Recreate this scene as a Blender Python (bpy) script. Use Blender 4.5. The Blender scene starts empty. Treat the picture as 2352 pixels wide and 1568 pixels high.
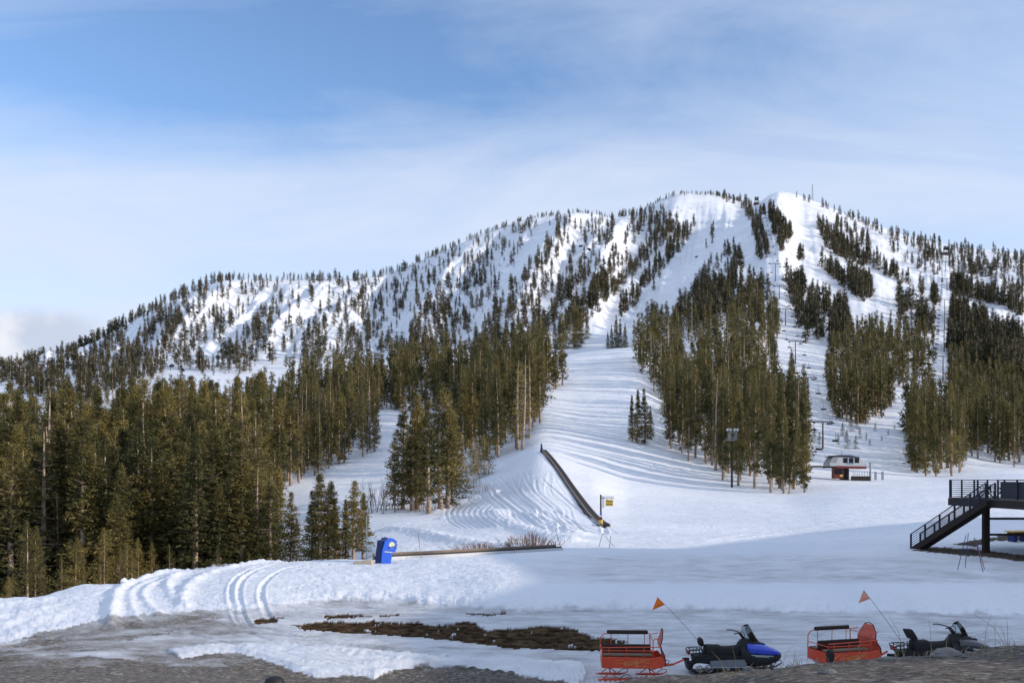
import bpy, math, random
import numpy as np
from mathutils import Vector, Matrix

# ------------------------------------------------------------------ camera, sky, sun, exposure
R = math.radians
sc = bpy.context.scene
COL = sc.collection
F, H0, CX = 2113.0, 1098.0, 1176.0          # focal length, horizon row and centre column (layout units)
SUN_EL, SUN_AZ = 17.0, 104.0                # azimuth clockwise from +Y (the viewing direction)

cam_d = bpy.data.cameras.new('camera'); cam = bpy.data.objects.new('camera', cam_d); COL.objects.link(cam)
cam.location = (0, 0, 0); cam.rotation_euler = (R(90), 0, 0)
cam_d.sensor_width = 36.0; cam_d.lens = 36.0 * F / 2352.0
cam_d.shift_y = (H0 - 784.0) / 2352.0
cam_d.clip_start = 0.2; cam_d.clip_end = 20000
sc.camera = cam

W = bpy.data.worlds.new('World'); sc.world = W; W.use_nodes = True
nt = W.node_tree; nt.nodes.clear()
def N(t, **k):
    n = nt.nodes.new(t)
    for a, b in k.items(): setattr(n, a, b)
    return n
def Lk(a, b): nt.links.new(a, b)
def MATH(op, a, b=None, clamp=False):
    n = N('ShaderNodeMath', operation=op); n.use_clamp = clamp
    for i, v in enumerate((a, b)):
        if v is None: continue
        if isinstance(v, (int, float)): n.inputs[i].default_value = v
        else: Lk(v, n.inputs[i])
    return n.outputs[0]
def RAMP(f, stops, interp='EASE'):
    n = N('ShaderNodeValToRGB'); cr = n.color_ramp; cr.interpolation = interp
    while len(cr.elements) < len(stops): cr.elements.new(0.5)
    for e, (p, c) in zip(cr.elements, stops):
        e.position = p; e.color = (c, c, c, 1) if isinstance(c, (int, float)) else (*c, 1)
    Lk(f, n.inputs[0]); return n.outputs[0]
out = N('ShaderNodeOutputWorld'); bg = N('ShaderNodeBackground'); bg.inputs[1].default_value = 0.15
sky = N('ShaderNodeTexSky', sky_type='NISHITA'); sky.sun_disc = False
sky.sun_elevation = R(SUN_EL); sky.sun_rotation = R(SUN_AZ); sky.altitude = 2500; sky.air_density = 1.0; sky.dust_density = 0.5; sky.ozone_density = 1.5
tc = N('ShaderNodeTexCoord'); sep = N('ShaderNodeSeparateXYZ'); Lk(tc.outputs['Generated'], sep.inputs[0])
# thin high cloud sheet: direction projected on a flat layer overhead
zc = MATH('MAXIMUM', sep.outputs[2], 0.02)
zc2 = MATH('ADD', zc, 0.10)
px_ = MATH('DIVIDE', sep.outputs[0], zc2); py_ = MATH('DIVIDE', sep.outputs[1], zc2)
comb = N('ShaderNodeCombineXYZ'); Lk(px_, comb.inputs[0]); Lk(py_, comb.inputs[1])
mp = N('ShaderNodeMapping'); mp.inputs['Rotation'].default_value = (0, 0, R(-28)); mp.inputs['Scale'].default_value = (0.42, 1.0, 1); mp.inputs['Location'].default_value = (3.1, 0.35, 0)
Lk(comb.outputs[0], mp.inputs[0])
n1 = N('ShaderNodeTexNoise'); n1.inputs['Scale'].default_value = 0.85; n1.inputs['Detail'].default_value = 7; n1.inputs['Roughness'].default_value = 0.52; n1.inputs['Distortion'].default_value = 0.6
Lk(mp.outputs[0], n1.inputs[0])
mp2 = N('ShaderNodeMapping'); mp2.inputs['Rotation'].default_value = (0, 0, R(17)); mp2.inputs['Scale'].default_value = (1.0, 3.2, 1)
comb2 = N('ShaderNodeCombineXYZ'); Lk(MATH('DIVIDE', sep.outputs[0], MATH('ADD', MATH('ABSOLUTE', sep.outputs[1]), 0.05)), comb2.inputs[0]); Lk(MATH('DIVIDE', sep.outputs[2], MATH('ADD', MATH('ABSOLUTE', sep.outputs[1]), 0.05)), comb2.inputs[1])
Lk(comb2.outputs[0], mp2.inputs[0])
n2 = N('ShaderNodeTexNoise'); n2.inputs['Scale'].default_value = 2.2; n2.inputs['Detail'].default_value = 9; n2.inputs['Roughness'].default_value = 0.62; n2.inputs['Distortion'].default_value = 1.2
Lk(mp2.outputs[0], n2.inputs[0])
def SST(v, a, b):
    n = N('ShaderNodeMapRange', interpolation_type='SMOOTHSTEP'); Lk(v, n.inputs[0])
    n.inputs[1].default_value = a; n.inputs[2].default_value = b; return n.outputs[0]
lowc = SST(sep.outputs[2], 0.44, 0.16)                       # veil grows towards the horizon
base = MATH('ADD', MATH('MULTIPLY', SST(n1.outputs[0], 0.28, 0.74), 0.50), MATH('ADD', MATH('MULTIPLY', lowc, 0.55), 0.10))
# the clear gap in the veil: upper left of centre
gx = MATH('DIVIDE', MATH('SUBTRACT', MATH('DIVIDE', sep.outputs[0], sep.outputs[1]), -0.20), 0.52)
gz = MATH('DIVIDE', MATH('SUBTRACT', MATH('SUBTRACT', MATH('DIVIDE', sep.outputs[2], sep.outputs[1]), 0.435), MATH('MULTIPLY', MATH('DIVIDE', sep.outputs[0], sep.outputs[1]), 0.05)), 0.10)
gap = SST(MATH('ADD', MATH('ADD', MATH('MULTIPLY', gx, gx), MATH('MULTIPLY', gz, gz)), MATH('MULTIPLY', MATH('SUBTRACT', n1.outputs[0], 0.5), 2.2)), 1.6, -0.5)
base = MATH('SUBTRACT', base, MATH('MULTIPLY', gap, 0.36))
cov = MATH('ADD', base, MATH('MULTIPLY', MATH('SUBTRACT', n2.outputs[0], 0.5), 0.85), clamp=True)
cov = MATH('MULTIPLY', MATH('MAXIMUM', cov, MATH('MULTIPLY', SST(sep.outputs[2], 0.52, 0.80), 0.9)), 0.94)  # extra cloud overhead, out of view, added to brighten the shaded snow
# low rounded cloud bank on the far left horizon
az = MATH('DIVIDE', sep.outputs[0], sep.outputs[1]); el = MATH('DIVIDE', sep.outputs[2], sep.outputs[1])
n3 = N('ShaderNodeTexNoise'); n3.inputs['Scale'].default_value = 13; n3.inputs['Detail'].default_value = 5; Lk(tc.outputs['Generated'], n3.inputs[0])
ax = MATH('DIVIDE', MATH('ADD', az, 0.535), 0.115); ay = MATH('DIVIDE', MATH('SUBTRACT', el, 0.148), 0.040)
rr = MATH('ADD', MATH('ADD', MATH('MULTIPLY', ax, ax), MATH('MULTIPLY', ay, ay)), MATH('MULTIPLY', MATH('SUBTRACT', n3.outputs[0], 0.5), 1.3))
bank = SST(rr, 1.25, 0.35)
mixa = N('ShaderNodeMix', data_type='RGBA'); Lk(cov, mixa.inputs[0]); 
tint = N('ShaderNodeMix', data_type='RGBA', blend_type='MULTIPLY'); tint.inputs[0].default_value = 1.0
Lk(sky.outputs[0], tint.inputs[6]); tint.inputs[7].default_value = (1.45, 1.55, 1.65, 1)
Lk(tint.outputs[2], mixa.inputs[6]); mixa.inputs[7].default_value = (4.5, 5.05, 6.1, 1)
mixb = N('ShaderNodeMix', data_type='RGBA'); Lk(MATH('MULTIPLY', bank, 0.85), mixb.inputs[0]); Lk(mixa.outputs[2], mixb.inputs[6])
n4 = N('ShaderNodeTexNoise'); n4.inputs['Scale'].default_value = 14; n4.inputs['Detail'].default_value = 4; Lk(tc.outputs['Generated'], n4.inputs[0])
Lk(RAMP(n4.outputs[0], [(0.40, (3.6, 4.0, 4.9)), (0.60, (5.6, 5.7, 6.0))]), mixb.inputs[7])
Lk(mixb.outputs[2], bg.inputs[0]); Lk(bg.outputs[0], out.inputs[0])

sd = bpy.data.lights.new('sun', 'SUN'); sd.energy = 3.7; sd.angle = R(0.53); sd.color = (1.0, 0.87, 0.73)
so = bpy.data.objects.new('sun', sd); COL.objects.link(so)
sdir = Vector((math.sin(R(SUN_AZ)) * math.cos(R(SUN_EL)), math.cos(R(SUN_AZ)) * math.cos(R(SUN_EL)), math.sin(R(SUN_EL))))
so.rotation_euler = sdir.to_track_quat('Z', 'Y').to_euler(); so.location = (80, -60, 60)
sc.view_settings.view_transform = 'Standard'; sc.view_settings.look = 'None'
sc.view_settings.exposure = 0.10; sc.view_settings.gamma = 1.0

# ------------------------------------------------------------------ helpers
def tag(o, label=None, cat=None, group=None, kind=None):
    if label: o['label'] = label
    if cat: o['category'] = cat
    if group: o['group'] = group
    if kind: o['kind'] = kind
    return o
def empty(name, loc, rz=0.0, **k):
    o = bpy.data.objects.new(name, None); COL.objects.link(o); o.location = loc; o.rotation_euler = (0, 0, rz)
    o.empty_display_size = 0.3
    return tag(o, **k)
def mesh_np(name, V, Fc, smooth=False):
    """V (n,3), Fc (m,k) arrays -> mesh"""
    me = bpy.data.meshes.new(name); V = np.asarray(V, dtype=np.float32); Fc = np.asarray(Fc, dtype=np.int32)
    k = Fc.shape[1]
    me.vertices.add(len(V)); me.vertices.foreach_set('co', V.ravel())
    me.loops.add(Fc.size); me.loops.foreach_set('vertex_index', Fc.ravel())
    me.polygons.add(len(Fc)); me.polygons.foreach_set('loop_start', np.arange(0, Fc.size, k, dtype=np.int32))
    me.polygons.foreach_set('loop_total', np.full(len(Fc), k, dtype=np.int32))
    if smooth: me.polygons.foreach_set('use_smooth', np.ones(len(Fc), dtype=bool))
    me.update(calc_edges=True); me.validate()
    return me
def copy_tree(o, parent=None):
    c = o.copy(); COL.objects.link(c)
    if parent: c.parent = parent
    for ch in list(o.children): copy_tree(ch, c)
    return c

class MB:
    def __init__(s): s.v = []; s.f = []
    def add(s, vs, fs):
        b = len(s.v); s.v += [tuple(v) for v in vs]; s.f += [tuple(i + b for i in f) for f in fs]; return s
    def box(s, x0, x1, y0, y1, z0, z1, bev=0.0):
        if bev > 0:
            b = bev
            pts = []
            for (z, q) in ((z0, b), (z0 + b, 0), (z1 - b, 0), (z1, b)):
                X0, X1, Y0, Y1 = x0 + q, x1 - q, y0 + q, y1 - q; c = b if q == 0 else b * 0.6
                pts.append([(X0 + c, Y0, z), (X1 - c, Y0, z), (X1, Y0 + c, z), (X1, Y1 - c, z), (X1 - c, Y1, z), (X0 + c, Y1, z), (X0, Y1 - c, z), (X0, Y0 + c, z)])
            return s.rings(pts, True)
        v = [(x0, y0, z0), (x1, y0, z0), (x1, y1, z0), (x0, y1, z0), (x0, y0, z1), (x1, y0, z1), (x1, y1, z1), (x0, y1, z1)]
        return s.add(v, [(3, 2, 1, 0), (4, 5, 6, 7), (0, 1, 5, 4), (1, 2, 6, 5), (2, 3, 7, 6), (3, 0, 4, 7)])
    def rings(s, rg, cap=True, closed=False):
        n = len(rg[0]); b = len(s.v)
        for r in rg: s.v += [tuple(p) for p in r]
        m = len(rg)
        for i in range(m if closed else m - 1):
            for j in range(n):
                a0 = b + i * n + j; a1 = b + i * n + (j + 1) % n; c0 = b + ((i + 1) % m) * n + j; c1 = b + ((i + 1) % m) * n + (j + 1) % n
                s.f.append((a0, a1, c1, c0))
        if cap and not closed:
            s.f.append(tuple(b + j for j in reversed(range(n)))); s.f.append(tuple(b + (m - 1) * n + j for j in range(n)))
        return s
    def tube(s, path, r, n=8, closed=False, cap=True):
        P = [Vector(p) for p in path]; m = len(P); rs = r if isinstance(r, (list, tuple)) else [r] * m
        rg = []; prev = None
        for i in range(m):
            if closed: d = P[(i + 1) % m] - P[i - 1]
            else: d = P[min(i + 1, m - 1)] - P[max(i - 1, 0)]
            d.normalize()
            if prev is None:
                a = d.orthogonal().normalized()
            else:
                a = (prev - d * prev.dot(d)); a = a.normalized() if a.length > 1e-6 else d.orthogonal().normalized()
            prev = a; c = d.cross(a)
            rg.append([P[i] + (a * math.cos(t) + c * math.sin(t)) * rs[i] for t in [2 * math.pi * k / n for k in range(n)]])
        return s.rings(rg, cap, closed)
    def beam(s, p0, p1, w, h, up=(0, 0, 1)):
        p0, p1 = Vector(p0), Vector(p1); d = (p1 - p0).normalized(); u = Vector(up); sd_ = d.cross(u).normalized(); u = sd_.cross(d)
        rg = [[p + sd_ * a * w / 2 + u * b * h / 2 for a, b in ((-1, -1), (1, -1), (1, 1), (-1, 1))] for p in (p0, p1)]
        return s.rings(rg, True)
    def prism(s, poly, y0, y1):
        """polygon in (x,z), extruded along y"""
        n = len(poly); v = [(x, y0, z) for x, z in poly] + [(x, y1, z) for x, z in poly]
        f = [tuple(range(n)), tuple(reversed(range(n, 2 * n)))] + [(j, j + n, (j + 1) % n + n, (j + 1) % n) for j in range(n)]
        return s.add(v, f)
    def loft(s, secs, n=14, p=2.6, yc=0.0):
        """sections (x, zlow, zhigh, halfwidth) -> super-ellipse rings in the y-z plane"""
        rg = []
        for (x, z0, z1, w) in secs:
            zc, hz = (z0 + z1) / 2, (z1 - z0) / 2; r = []
            for k in range(n):
                t = 2 * math.pi * k / n; c, q = math.cos(t), math.sin(t)
                r.append((x, yc + w * math.copysign(abs(c) ** (2 / p), c), zc + hz * math.copysign(abs(q) ** (2 / p), q)))
            rg.append(r)
        return s.rings(rg, True)
    def build(s, name, mat, parent=None, smooth=False, bevel=0.0):
        me = bpy.data.meshes.new(name); me.from_pydata(s.v, [], s.f); me.update()
        me.materials.append(mat)
        o = bpy.data.objects.new(name, me); COL.objects.link(o)
        if parent: o.parent = parent
        if smooth:
            me.polygons.foreach_set('use_smooth', [True] * len(me.polygons))
            try: me.set_sharp_from_angle(angle=R(38))
            except Exception: pass
        if bevel:
            b = o.modifiers.new('bev', 'BEVEL'); b.width = bevel; b.segments = 2; b.limit_method = 'ANGLE'
        return o

# ---- materials
def material(name, build):
    global nt
    m = bpy.data.materials.new(name); m.use_nodes = True; nt = m.node_tree; nt.nodes.clear()
    o = N('ShaderNodeOutputMaterial'); b = N('ShaderNodeBsdfPrincipled'); Lk(b.outputs[0], o.inputs[0])
    build(b, o); return m
def NOISE(scale, detail=4, rough=0.5, vec=None, dist=0.0):
    n = N('ShaderNodeTexNoise'); n.inputs['Scale'].default_value = scale; n.inputs['Detail'].default_value = detail; n.inputs['Roughness'].default_value = rough; n.inputs['Distortion'].default_value = dist
    if vec is not None: Lk(vec, n.inputs[0])
    return n.outputs[0]
def MIXC(f, a, b, mode='MIX'):
    n = N('ShaderNodeMix', data_type='RGBA', blend_type=mode)
    if isinstance(f, (int, float)): n.inputs[0].default_value = f
    else: Lk(f, n.inputs[0])
    for i, v in ((6, a), (7, b)):
        if isinstance(v, tuple): n.inputs[i].default_value = (*v, 1)
        else: Lk(v, n.inputs[i])
    return n.outputs[2]
def MIXF(f, a, b):
    n = N('ShaderNodeMix', data_type='FLOAT')
    for i, v in ((0, f), (2, a), (3, b)):
        if isinstance(v, (int, float)): n.inputs[i].default_value = v
        else: Lk(v, n.inputs[i])
    return n.outputs[0]
def POS(): return N('ShaderNodeNewGeometry').outputs['Position']
def ATT(name): return N('ShaderNodeAttribute', attribute_name=name).outputs['Fac']
def BUMP(b, h, strength=0.5, dist=0.1):
    n = N('ShaderNodeBump'); n.inputs['Strength'].default_value = strength; n.inputs['Distance'].default_value = dist
    Lk(h, n.inputs['Height']); Lk(n.outputs[0], b.inputs['Normal'])
def plain(name, col, rough=0.5, metal=0.0, var=0.12, scale=6.0, bump=0.0, coat=0.0):
    def f(b, o):
        c = N('ShaderNodeTexCoord').outputs['Object']
        n = NOISE(scale, 5, 0.6, c)
        k = RAMP(n, [(0.3, 1 - var), (0.7, 1.0)], 'LINEAR')
        Lk(MIXC(1.0, col, k, 'MULTIPLY'), b.inputs['Base Color'])
        b.inputs['Roughness'].default_value = rough; b.inputs['Metallic'].default_value = metal
        Lk(RAMP(n, [(0.3, rough), (0.75, min(1, rough + 0.15))], 'LINEAR'), b.inputs['Roughness'])
        if coat: b.inputs['Coat Weight'].default_value = coat
        if bump: BUMP(b, NOISE(scale * 4, 4, 0.6, c), 0.4, bump)
    return material(name, f)

def vnoise(x, y, seed=0):
    """smooth value noise on arrays, range 0..1"""
    xi = np.floor(x).astype(np.int64); yi = np.floor(y).astype(np.int64); fx = x - xi; fy = y - yi
    fx = fx * fx * (3 - 2 * fx); fy = fy * fy * (3 - 2 * fy)
    def h(a, b):
        n = (a * 374761393 + b * 668265263 + seed * 974711) & 0x7fffffff
        n = ((n ^ (n >> 13)) * 1274126177) & 0x7fffffff
        return ((n ^ (n >> 16)) & 0xffff) / 65535.0
    a, b, c, d = h(xi, yi), h(xi + 1, yi), h(xi, yi + 1), h(xi + 1, yi + 1)
    return (a + (b - a) * fx) * (1 - fy) + (c + (d - c) * fx) * fy
def fbm(x, y, octv=4, seed=0, gain=0.5):
    s = 0; a = 1; t = 0
    for o in range(octv):
        s = s + a * vnoise(x * 2 ** o + 17.3 * o, y * 2 ** o - 9.1 * o, seed + o); t += a; a *= gain
    return s / t - 0.5
def sstep(a, b, x):
    t = np.clip((x - a) / (b - a), 0, 1); return t * t * (3 - 2 * t)
def inpoly(px, py, poly):
    px = np.asarray(px); py = np.asarray(py); r = np.zeros(px.shape, bool); n = len(poly)
    for i in range(n):
        x1, y1 = poly[i]; x2, y2 = poly[(i + 1) % n]
        if y1 == y2: continue
        c = ((y1 > py) != (y2 > py)) & (px < (x2 - x1) * (py - y1) / (y2 - y1) + x1)
        r ^= c
    return r
# ------------------------------------------------------------------ terrain
# near profiles: column -> [(distance, height)], everything in metres relative to the eye
NEAR = {
 -1500: [(4,-2.1),(10,-3.0),(20,-4.9),(30,-6.0),(38,-6.4),(44,-6.6),(60,-10),(90,-13),(160,-10),(250,3),(350,22),(450,42),(600,70)],
 0:    [(4,-2.1),(10,-3.1),(20,-5.1),(24,-5.6),(30,-6.15),(36,-6.25),(40,-5.85),(44,-5.75),(47,-6.4),(60,-10.5),(90,-13.5),(120,-13.5),(160,-10.5),(250,2),(350,21),(450,40),(600,72)],
 200:  [(4,-2.1),(10,-3.1),(20,-5.1),(24,-5.6),(30,-6.2),(38,-6.25),(42,-5.85),(49,-5.7),(53,-6.5),(66,-10.5),(90,-13.5),(120,-13.5),(160,-10.5),(250,2),(350,21),(450,42),(600,75)],
 400:  [(4,-2.1),(10,-3.1),(20,-5.1),(24,-5.6),(30,-6.3),(38,-6.3),(49,-5.78),(56,-5.7),(60,-6.4),(74,-10.0),(95,-12.5),(120,-12.5),(160,-10),(250,3),(350,22),(450,43),(600,76)],
 600:  [(4,-2.1),(10,-3.1),(20,-5.1),(24,-5.6),(30,-6.4),(42,-6.4),(46,-5.9),(61,-5.6),(65,-6.2),(80,-9.5),(120,-10.5),(160,-9),(220,-2.5),(300,10.5),(400,31),(500,53),(600,76)],
 800:  [(4,-2.1),(10,-3.1),(20,-5.1),(24,-5.6),(30,-6.5),(46,-6.4),(49,-5.9),(64,-5.65),(68,-6.3),(84,-7.6),(120,-7.6),(160,-6.5),(220,-1.8),(300,12.2),(350,23),(450,42.5),(600,77)],
 900:  [(4,-2.1),(10,-3.1),(20,-5.1),(24,-5.6),(30,-6.5),(46,-6.4),(49,-5.9),(64,-5.7),(75,-6.0),(100,-6.4),(130,-6.6),(160,-6.1),(200,-3.3),(250,3.5),(300,14),(350,24),(450,44),(600,79)],
 1000: [(4,-2.1),(10,-3.1),(20,-5.0),(24,-5.6),(30,-6.5),(45,-6.4),(48,-5.9),(64,-5.7),(75,-5.8),(100,-6.1),(130,-6.3),(160,-5.7),(200,-2.4),(260,6),(330,19),(400,33),(500,58),(600,82)],
 1150: [(4,-2.1),(10,-3.0),(20,-4.9),(24,-5.6),(30,-6.5),(44,-6.45),(46.5,-5.65),(50,-5.5),(64,-5.7),(100,-5.6),(130,-5.0),(160,-3.2),(190,0.2),(220,4),(260,9.5),(330,22),(400,37),(500,62),(600,86)],
 1250: [(4,-2.1),(10,-3.0),(20,-4.8),(24,-5.5),(30,-6.5),(44,-6.45),(46.5,-5.65),(50,-5.5),(64,-5.7),(100,-5.5),(130,-4.3),(160,-1.4),(200,5.4),(240,10.2),(300,22),(380,42),(450,58),(475,60.5),(520,62),(600,88)],
 1350: [(4,-2.1),(10,-2.9),(20,-4.6),(24,-5.5),(30,-6.5),(44,-6.45),(46.5,-5.65),(50,-5.5),(64,-5.7),(100,-5.7),(130,-4.7),(160,-2.2),(200,3.2),(240,9),(300,21),(380,42.5),(450,61.5),(470,64.5),(520,62),(600,89)],
 1450: [(4,-2.1),(10,-2.8),(18,-4.2),(21,-4.6),(26,-6.3),(30,-6.5),(44,-6.45),(46.5,-5.65),(50,-5.5),(64,-5.7),(100,-5.8),(130,-5.5),(160,-4.1),(200,0.5),(240,7.2),(300,21),(380,43.5),(450,63.5),(470,66),(520,64),(600,93)],
 1600: [(4,-2.0),(10,-2.6),(17,-3.85),(20.5,-4.35),(26,-6.2),(30,-6.5),(44,-6.45),(46.5,-5.65),(50,-5.5),(64,-5.7),(100,-5.8),(130,-5.7),(160,-4.6),(190,-2.2),(220,1),(260,7.5),(330,21),(400,40),(500,71),(600,103)],
 1800: [(4,-1.9),(10,-2.4),(17,-3.55),(20,-4.12),(26,-6.1),(30,-6.5),(44,-6.45),(46.5,-5.65),(50,-5.5),(64,-5.7),(100,-5.7),(130,-5.5),(160,-4.5),(190,-2.7),(220,-0.6),(260,4),(330,17),(400,35),(500,65),(600,100)],
 1950: [(4,-1.9),(10,-2.35),(17,-3.45),(20,-3.98),(26,-6.0),(30,-6.5),(44,-6.45),(46.5,-5.65),(50,-5.5),(64,-5.45),(75,-5.4),(100,-5.3),(130,-4.8),(180,-2.4),(230,-0.1),(260,2.5),(300,8),(350,18),(450,45),(600,95)],
 2150: [(4,-1.9),(10,-2.3),(17,-3.35),(20,-3.84),(26,-6.0),(30,-6.5),(44,-6.45),(46.5,-5.65),(50,-5.5),(64,-5.3),(75,-5.2),(100,-5.0),(130,-4.2),(180,-1.9),(230,-0.2),(260,0.8),(300,5.5),(400,28),(500,56),(600,89)],
 2352: [(4,-1.9),(10,-2.3),(17,-3.3),(20,-3.65),(26,-5.9),(30,-6.5),(44,-6.45),(46.5,-5.65),(50,-5.5),(64,-5.3),(75,-5.15),(100,-4.8),(130,-3.9),(180,-1.5),(230,0.5),(300,3.5),(350,9),(450,33),(600,78)],
 4500: [(4,-1.9),(10,-2.4),(17,-3.4),(20,-3.9),(26,-5.9),(30,-6.5),(44,-6.6),(48,-6.2),(64,-6.0),(100,-5),(230,0),(350,9),(450,30),(600,70)],
}
# skyline: column -> (distance, picture row), then how far the slope sags (-) or bulges (+) between
RIDGE = [(-1500,760,985),(-300,800,905),(0,850,852),(60,860,842),(120,880,825),(200,900,795),(280,930,752),(350,950,712),(420,980,678),(480,1000,655),(540,1015,643),(600,1030,641),
 (700,1050,640),(800,1060,640),(860,1110,634),(900,1150,624),(1000,1195,583),(1100,1215,541),(1200,1225,506),(1260,1230,496),(1320,1240,489),(1360,1260,490),(1400,1290,499),(1450,1300,494),(1500,1290,466),(1530,1285,452),(1560,1280,444),
 (1620,1290,443),(1660,1300,450),(1700,1330,462),(1740,1370,464),(1770,1440,447),(1790,1450,440),(1820,1450,444),(1850,1450,454),(1920,1430,483),(2000,1400,513),(2100,1350,545),(2200,1300,566),(2352,1250,583),(2700,1180,640),(4500,1000,860)]
SAG = [(-1500,0),(60,-0.12),(240,0.02),(420,0.24),(500,0.02),(560,-0.04),(640,0.12),(760,0.0),(880,-0.20),(960,-0.06),(1050,0.12),(1090,-0.10),(1170,0.04),(1260,0.20),(1310,0.0),(1390,0.15),(1450,-0.10),(1550,-0.26),(1630,-0.16),(1700,0.08),(1760,0.24),(1850,0.12),(1950,0.10),(2100,0.06),(2352,0.02),(4500,0)]
def pchip_like(xs, ys, x):
    """monotone cubic interpolation"""
    xs = np.array(xs, float); ys = np.array(ys, float); h = np.diff(xs); d = np.diff(ys) / h
    m = np.zeros(len(xs)); m[0] = d[0]; m[-1] = d[-1]
    for i in range(1, len(xs) - 1):
        if d[i-1] * d[i] > 0:
            w1, w2 = 2 * h[i] + h[i-1], h[i] + 2 * h[i-1]; m[i] = (w1 + w2) / (w1 / d[i-1] + w2 / d[i])
    i = np.clip(np.searchsorted(xs, x) - 1, 0, len(h) - 1); t = np.clip((x - xs[i]) / h[i], 0, 1)
    return (ys[i] * (1 + 2 * t) * (1 - t) ** 2 + m[i] * h[i] * t * (1 - t) ** 2 + ys[i+1] * t * t * (3 - 2 * t) + m[i+1] * h[i] * t * t * (t - 1))

gx_ = np.concatenate([np.arange(-1500, -60, 30), np.arange(-60, 2412, 2.3), np.arange(2412, 4500, 30)]).astype(float)
gy_ = np.exp(np.arange(math.log(5.0), math.log(2100.0), 0.0066))
NXg, NYg = len(gx_), len(gy_)
keys = sorted(NEAR); yn = gy_[gy_ <= 640]
tab = np.array([pchip_like([p[0] for p in NEAR[k]] + [700], [p[1] for p in NEAR[k]] + [NEAR[k][-1][1] + 36], yn) for k in keys])
near = np.array([pchip_like(keys, tab[:, j], gx_) for j in range(len(yn))]).T          # (NX, nyn)
rk = [r[0] for r in RIDGE]
Yr = pchip_like(rk, [r[1] for r in RIDGE], gx_); rr_ = pchip_like(rk, [r[2] for r in RIDGE], gx_)
Zr = (H0 - rr_) * Yr / F
z600 = np.array([np.interp(600, yn, near[i]) for i in range(NXg)])
XX, YY = np.meshgrid(gx_, gy_, indexing='ij'); WX = (XX - CX) / F * YY
T = np.clip((YY - 600) / (Yr[:, None] - 600), 0, 1.0)
shift = np.interp(gx_, [-1500, 0, 500, 900, 1400, 1600, 1750, 4500], [0, 60, 190, 180, 130, 60, -20, 0])[:, None]
xs_ = XX - shift * (T - 0.5)
sag = pchip_like([s[0] for s in SAG], [s[1] for s in SAG], xs_.ravel()).reshape(XX.shape)
fine = fbm(xs_ / 46.0, T * 1.3 + 5, 4, 31, 0.55)                                       # spurs and gullies down the fall line
mt = z600[:, None] + (Zr - z600)[:, None] * (T + (sag * 0.85 - 0.03) * T * (1 - T) * 1.6)
env = np.sin(np.pi * np.clip(T, 0, 1)) ** 0.8
mt += env * fine * np.interp(gx_, [-1500, 900, 1500, 1700, 1850, 4500], [26, 26, 20, 14, 11, 11])[:, None]
mt += env * (fbm(WX / 70 + YY / 160, YY / 120, 5, 71, 0.55) * 26.0 + fbm(WX / 22, YY / 34, 4, 77) * 6.0)
over = np.maximum(YY - Yr[:, None], 0)
mt -= over * 0.35 * sstep(0, 60, over)
mt += sstep(0, 0.12, T) * (fbm(WX / 9, YY / 9, 3, 5) * 0.9)
Z = mt.copy(); nn = len(yn)
bl = sstep(560, 640, YY[:, :nn]); Z[:, :nn] = near * (1 - bl) + (mt[:, :nn]) * bl
Z += np.where((YY > 130) & (YY < 640), fbm(WX / 34, YY / 46, 3, 9) * 2.2 * sstep(130, 260, YY), 0)
ROWS = H0 - F * Z / YY                                                                  # picture row of every terrain point

def zat(x, Y):
    i = np.clip(np.searchsorted(gx_, x) - 1, 0, NXg - 2); j = np.clip(np.searchsorted(gy_, Y) - 1, 0, NYg - 2)
    fx = np.clip((x - gx_[i]) / (gx_[i+1] - gx_[i]), 0, 1); fy = np.clip((Y - gy_[j]) / (gy_[j+1] - gy_[j]), 0, 1)
    return (Z[i, j] * (1 - fx) + Z[i+1, j] * fx) * (1 - fy) + (Z[i, j+1] * (1 - fx) + Z[i+1, j+1] * fx) * fy
def zw(X, Y): return float(zat(np.array(CX + F * X / Y), np.array(float(Y))))
def hit(x, row, ymin=27.0):
    """distance at which the sight line through (x,row) meets the ground"""
    i = int(np.clip(np.searchsorted(gx_, x), 0, NXg - 1)); r = ROWS[i]
    k = np.nonzero((r <= row) & (gy_ > ymin))[0]
    if len(k) == 0: return None
    j = k[0]
    if gy_[j] >= Yr[i] * 1.02: return None
    if j == 0: return float(gy_[0])
    a, b = r[j-1], r[j]; t = (a - row) / (a - b) if a != b and a > row else 0
    return float(gy_[j-1] + (gy_[j] - gy_[j-1]) * t) if gy_[j-1] > ymin else float(gy_[j])
def place(x, row, ymin=27.0):
    Y = hit(x, row, ymin)
    if Y is None: return None
    X = (x - CX) / F * Y
    return Vector((X, Y, zw(X, Y)))

# ---- ground masks and small relief, worked out on the layout grid
rowf = H0 + 6.4 * F / YY                                      # row of a flat floor at -6.4
wob = fbm(WX / 1.6, YY / 1.6, 5, 3, 0.6)
def pmask(poly, amp=26.0, soft=0.0):
    dx = fbm(WX / 1.5, YY / 2.0, 6, 41, 0.75) * amp * 5.5; dy = fbm(WX / 1.5 + 50, YY / 2.0, 6, 43, 0.75) * amp * 1.25
    return inpoly(XX + dx, ROWS + dy, poly) & (YY > 15) & (YY < 130)
grav = np.zeros(XX.shape); mud = np.zeros(XX.shape); ice = np.zeros(XX.shape); rough = np.zeros(XX.shape)
bank_edge = np.interp(gx_, [-1500,0,130,230,330,450,560,700,850,1000,1150,1300,1500,1800,2100,2352,4500], [1500,1476,1444,1424,1412,1400,1398,1380,1372,1384,1399,1393,1396,1402,1406,1412,1440])[:, None]
sd_ = ROWS - (bank_edge + fbm(WX / 1.1, YY / 1.1, 4, 12, 0.6) * 16)
nearfl = (YY > 22) & (YY < 75)
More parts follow.
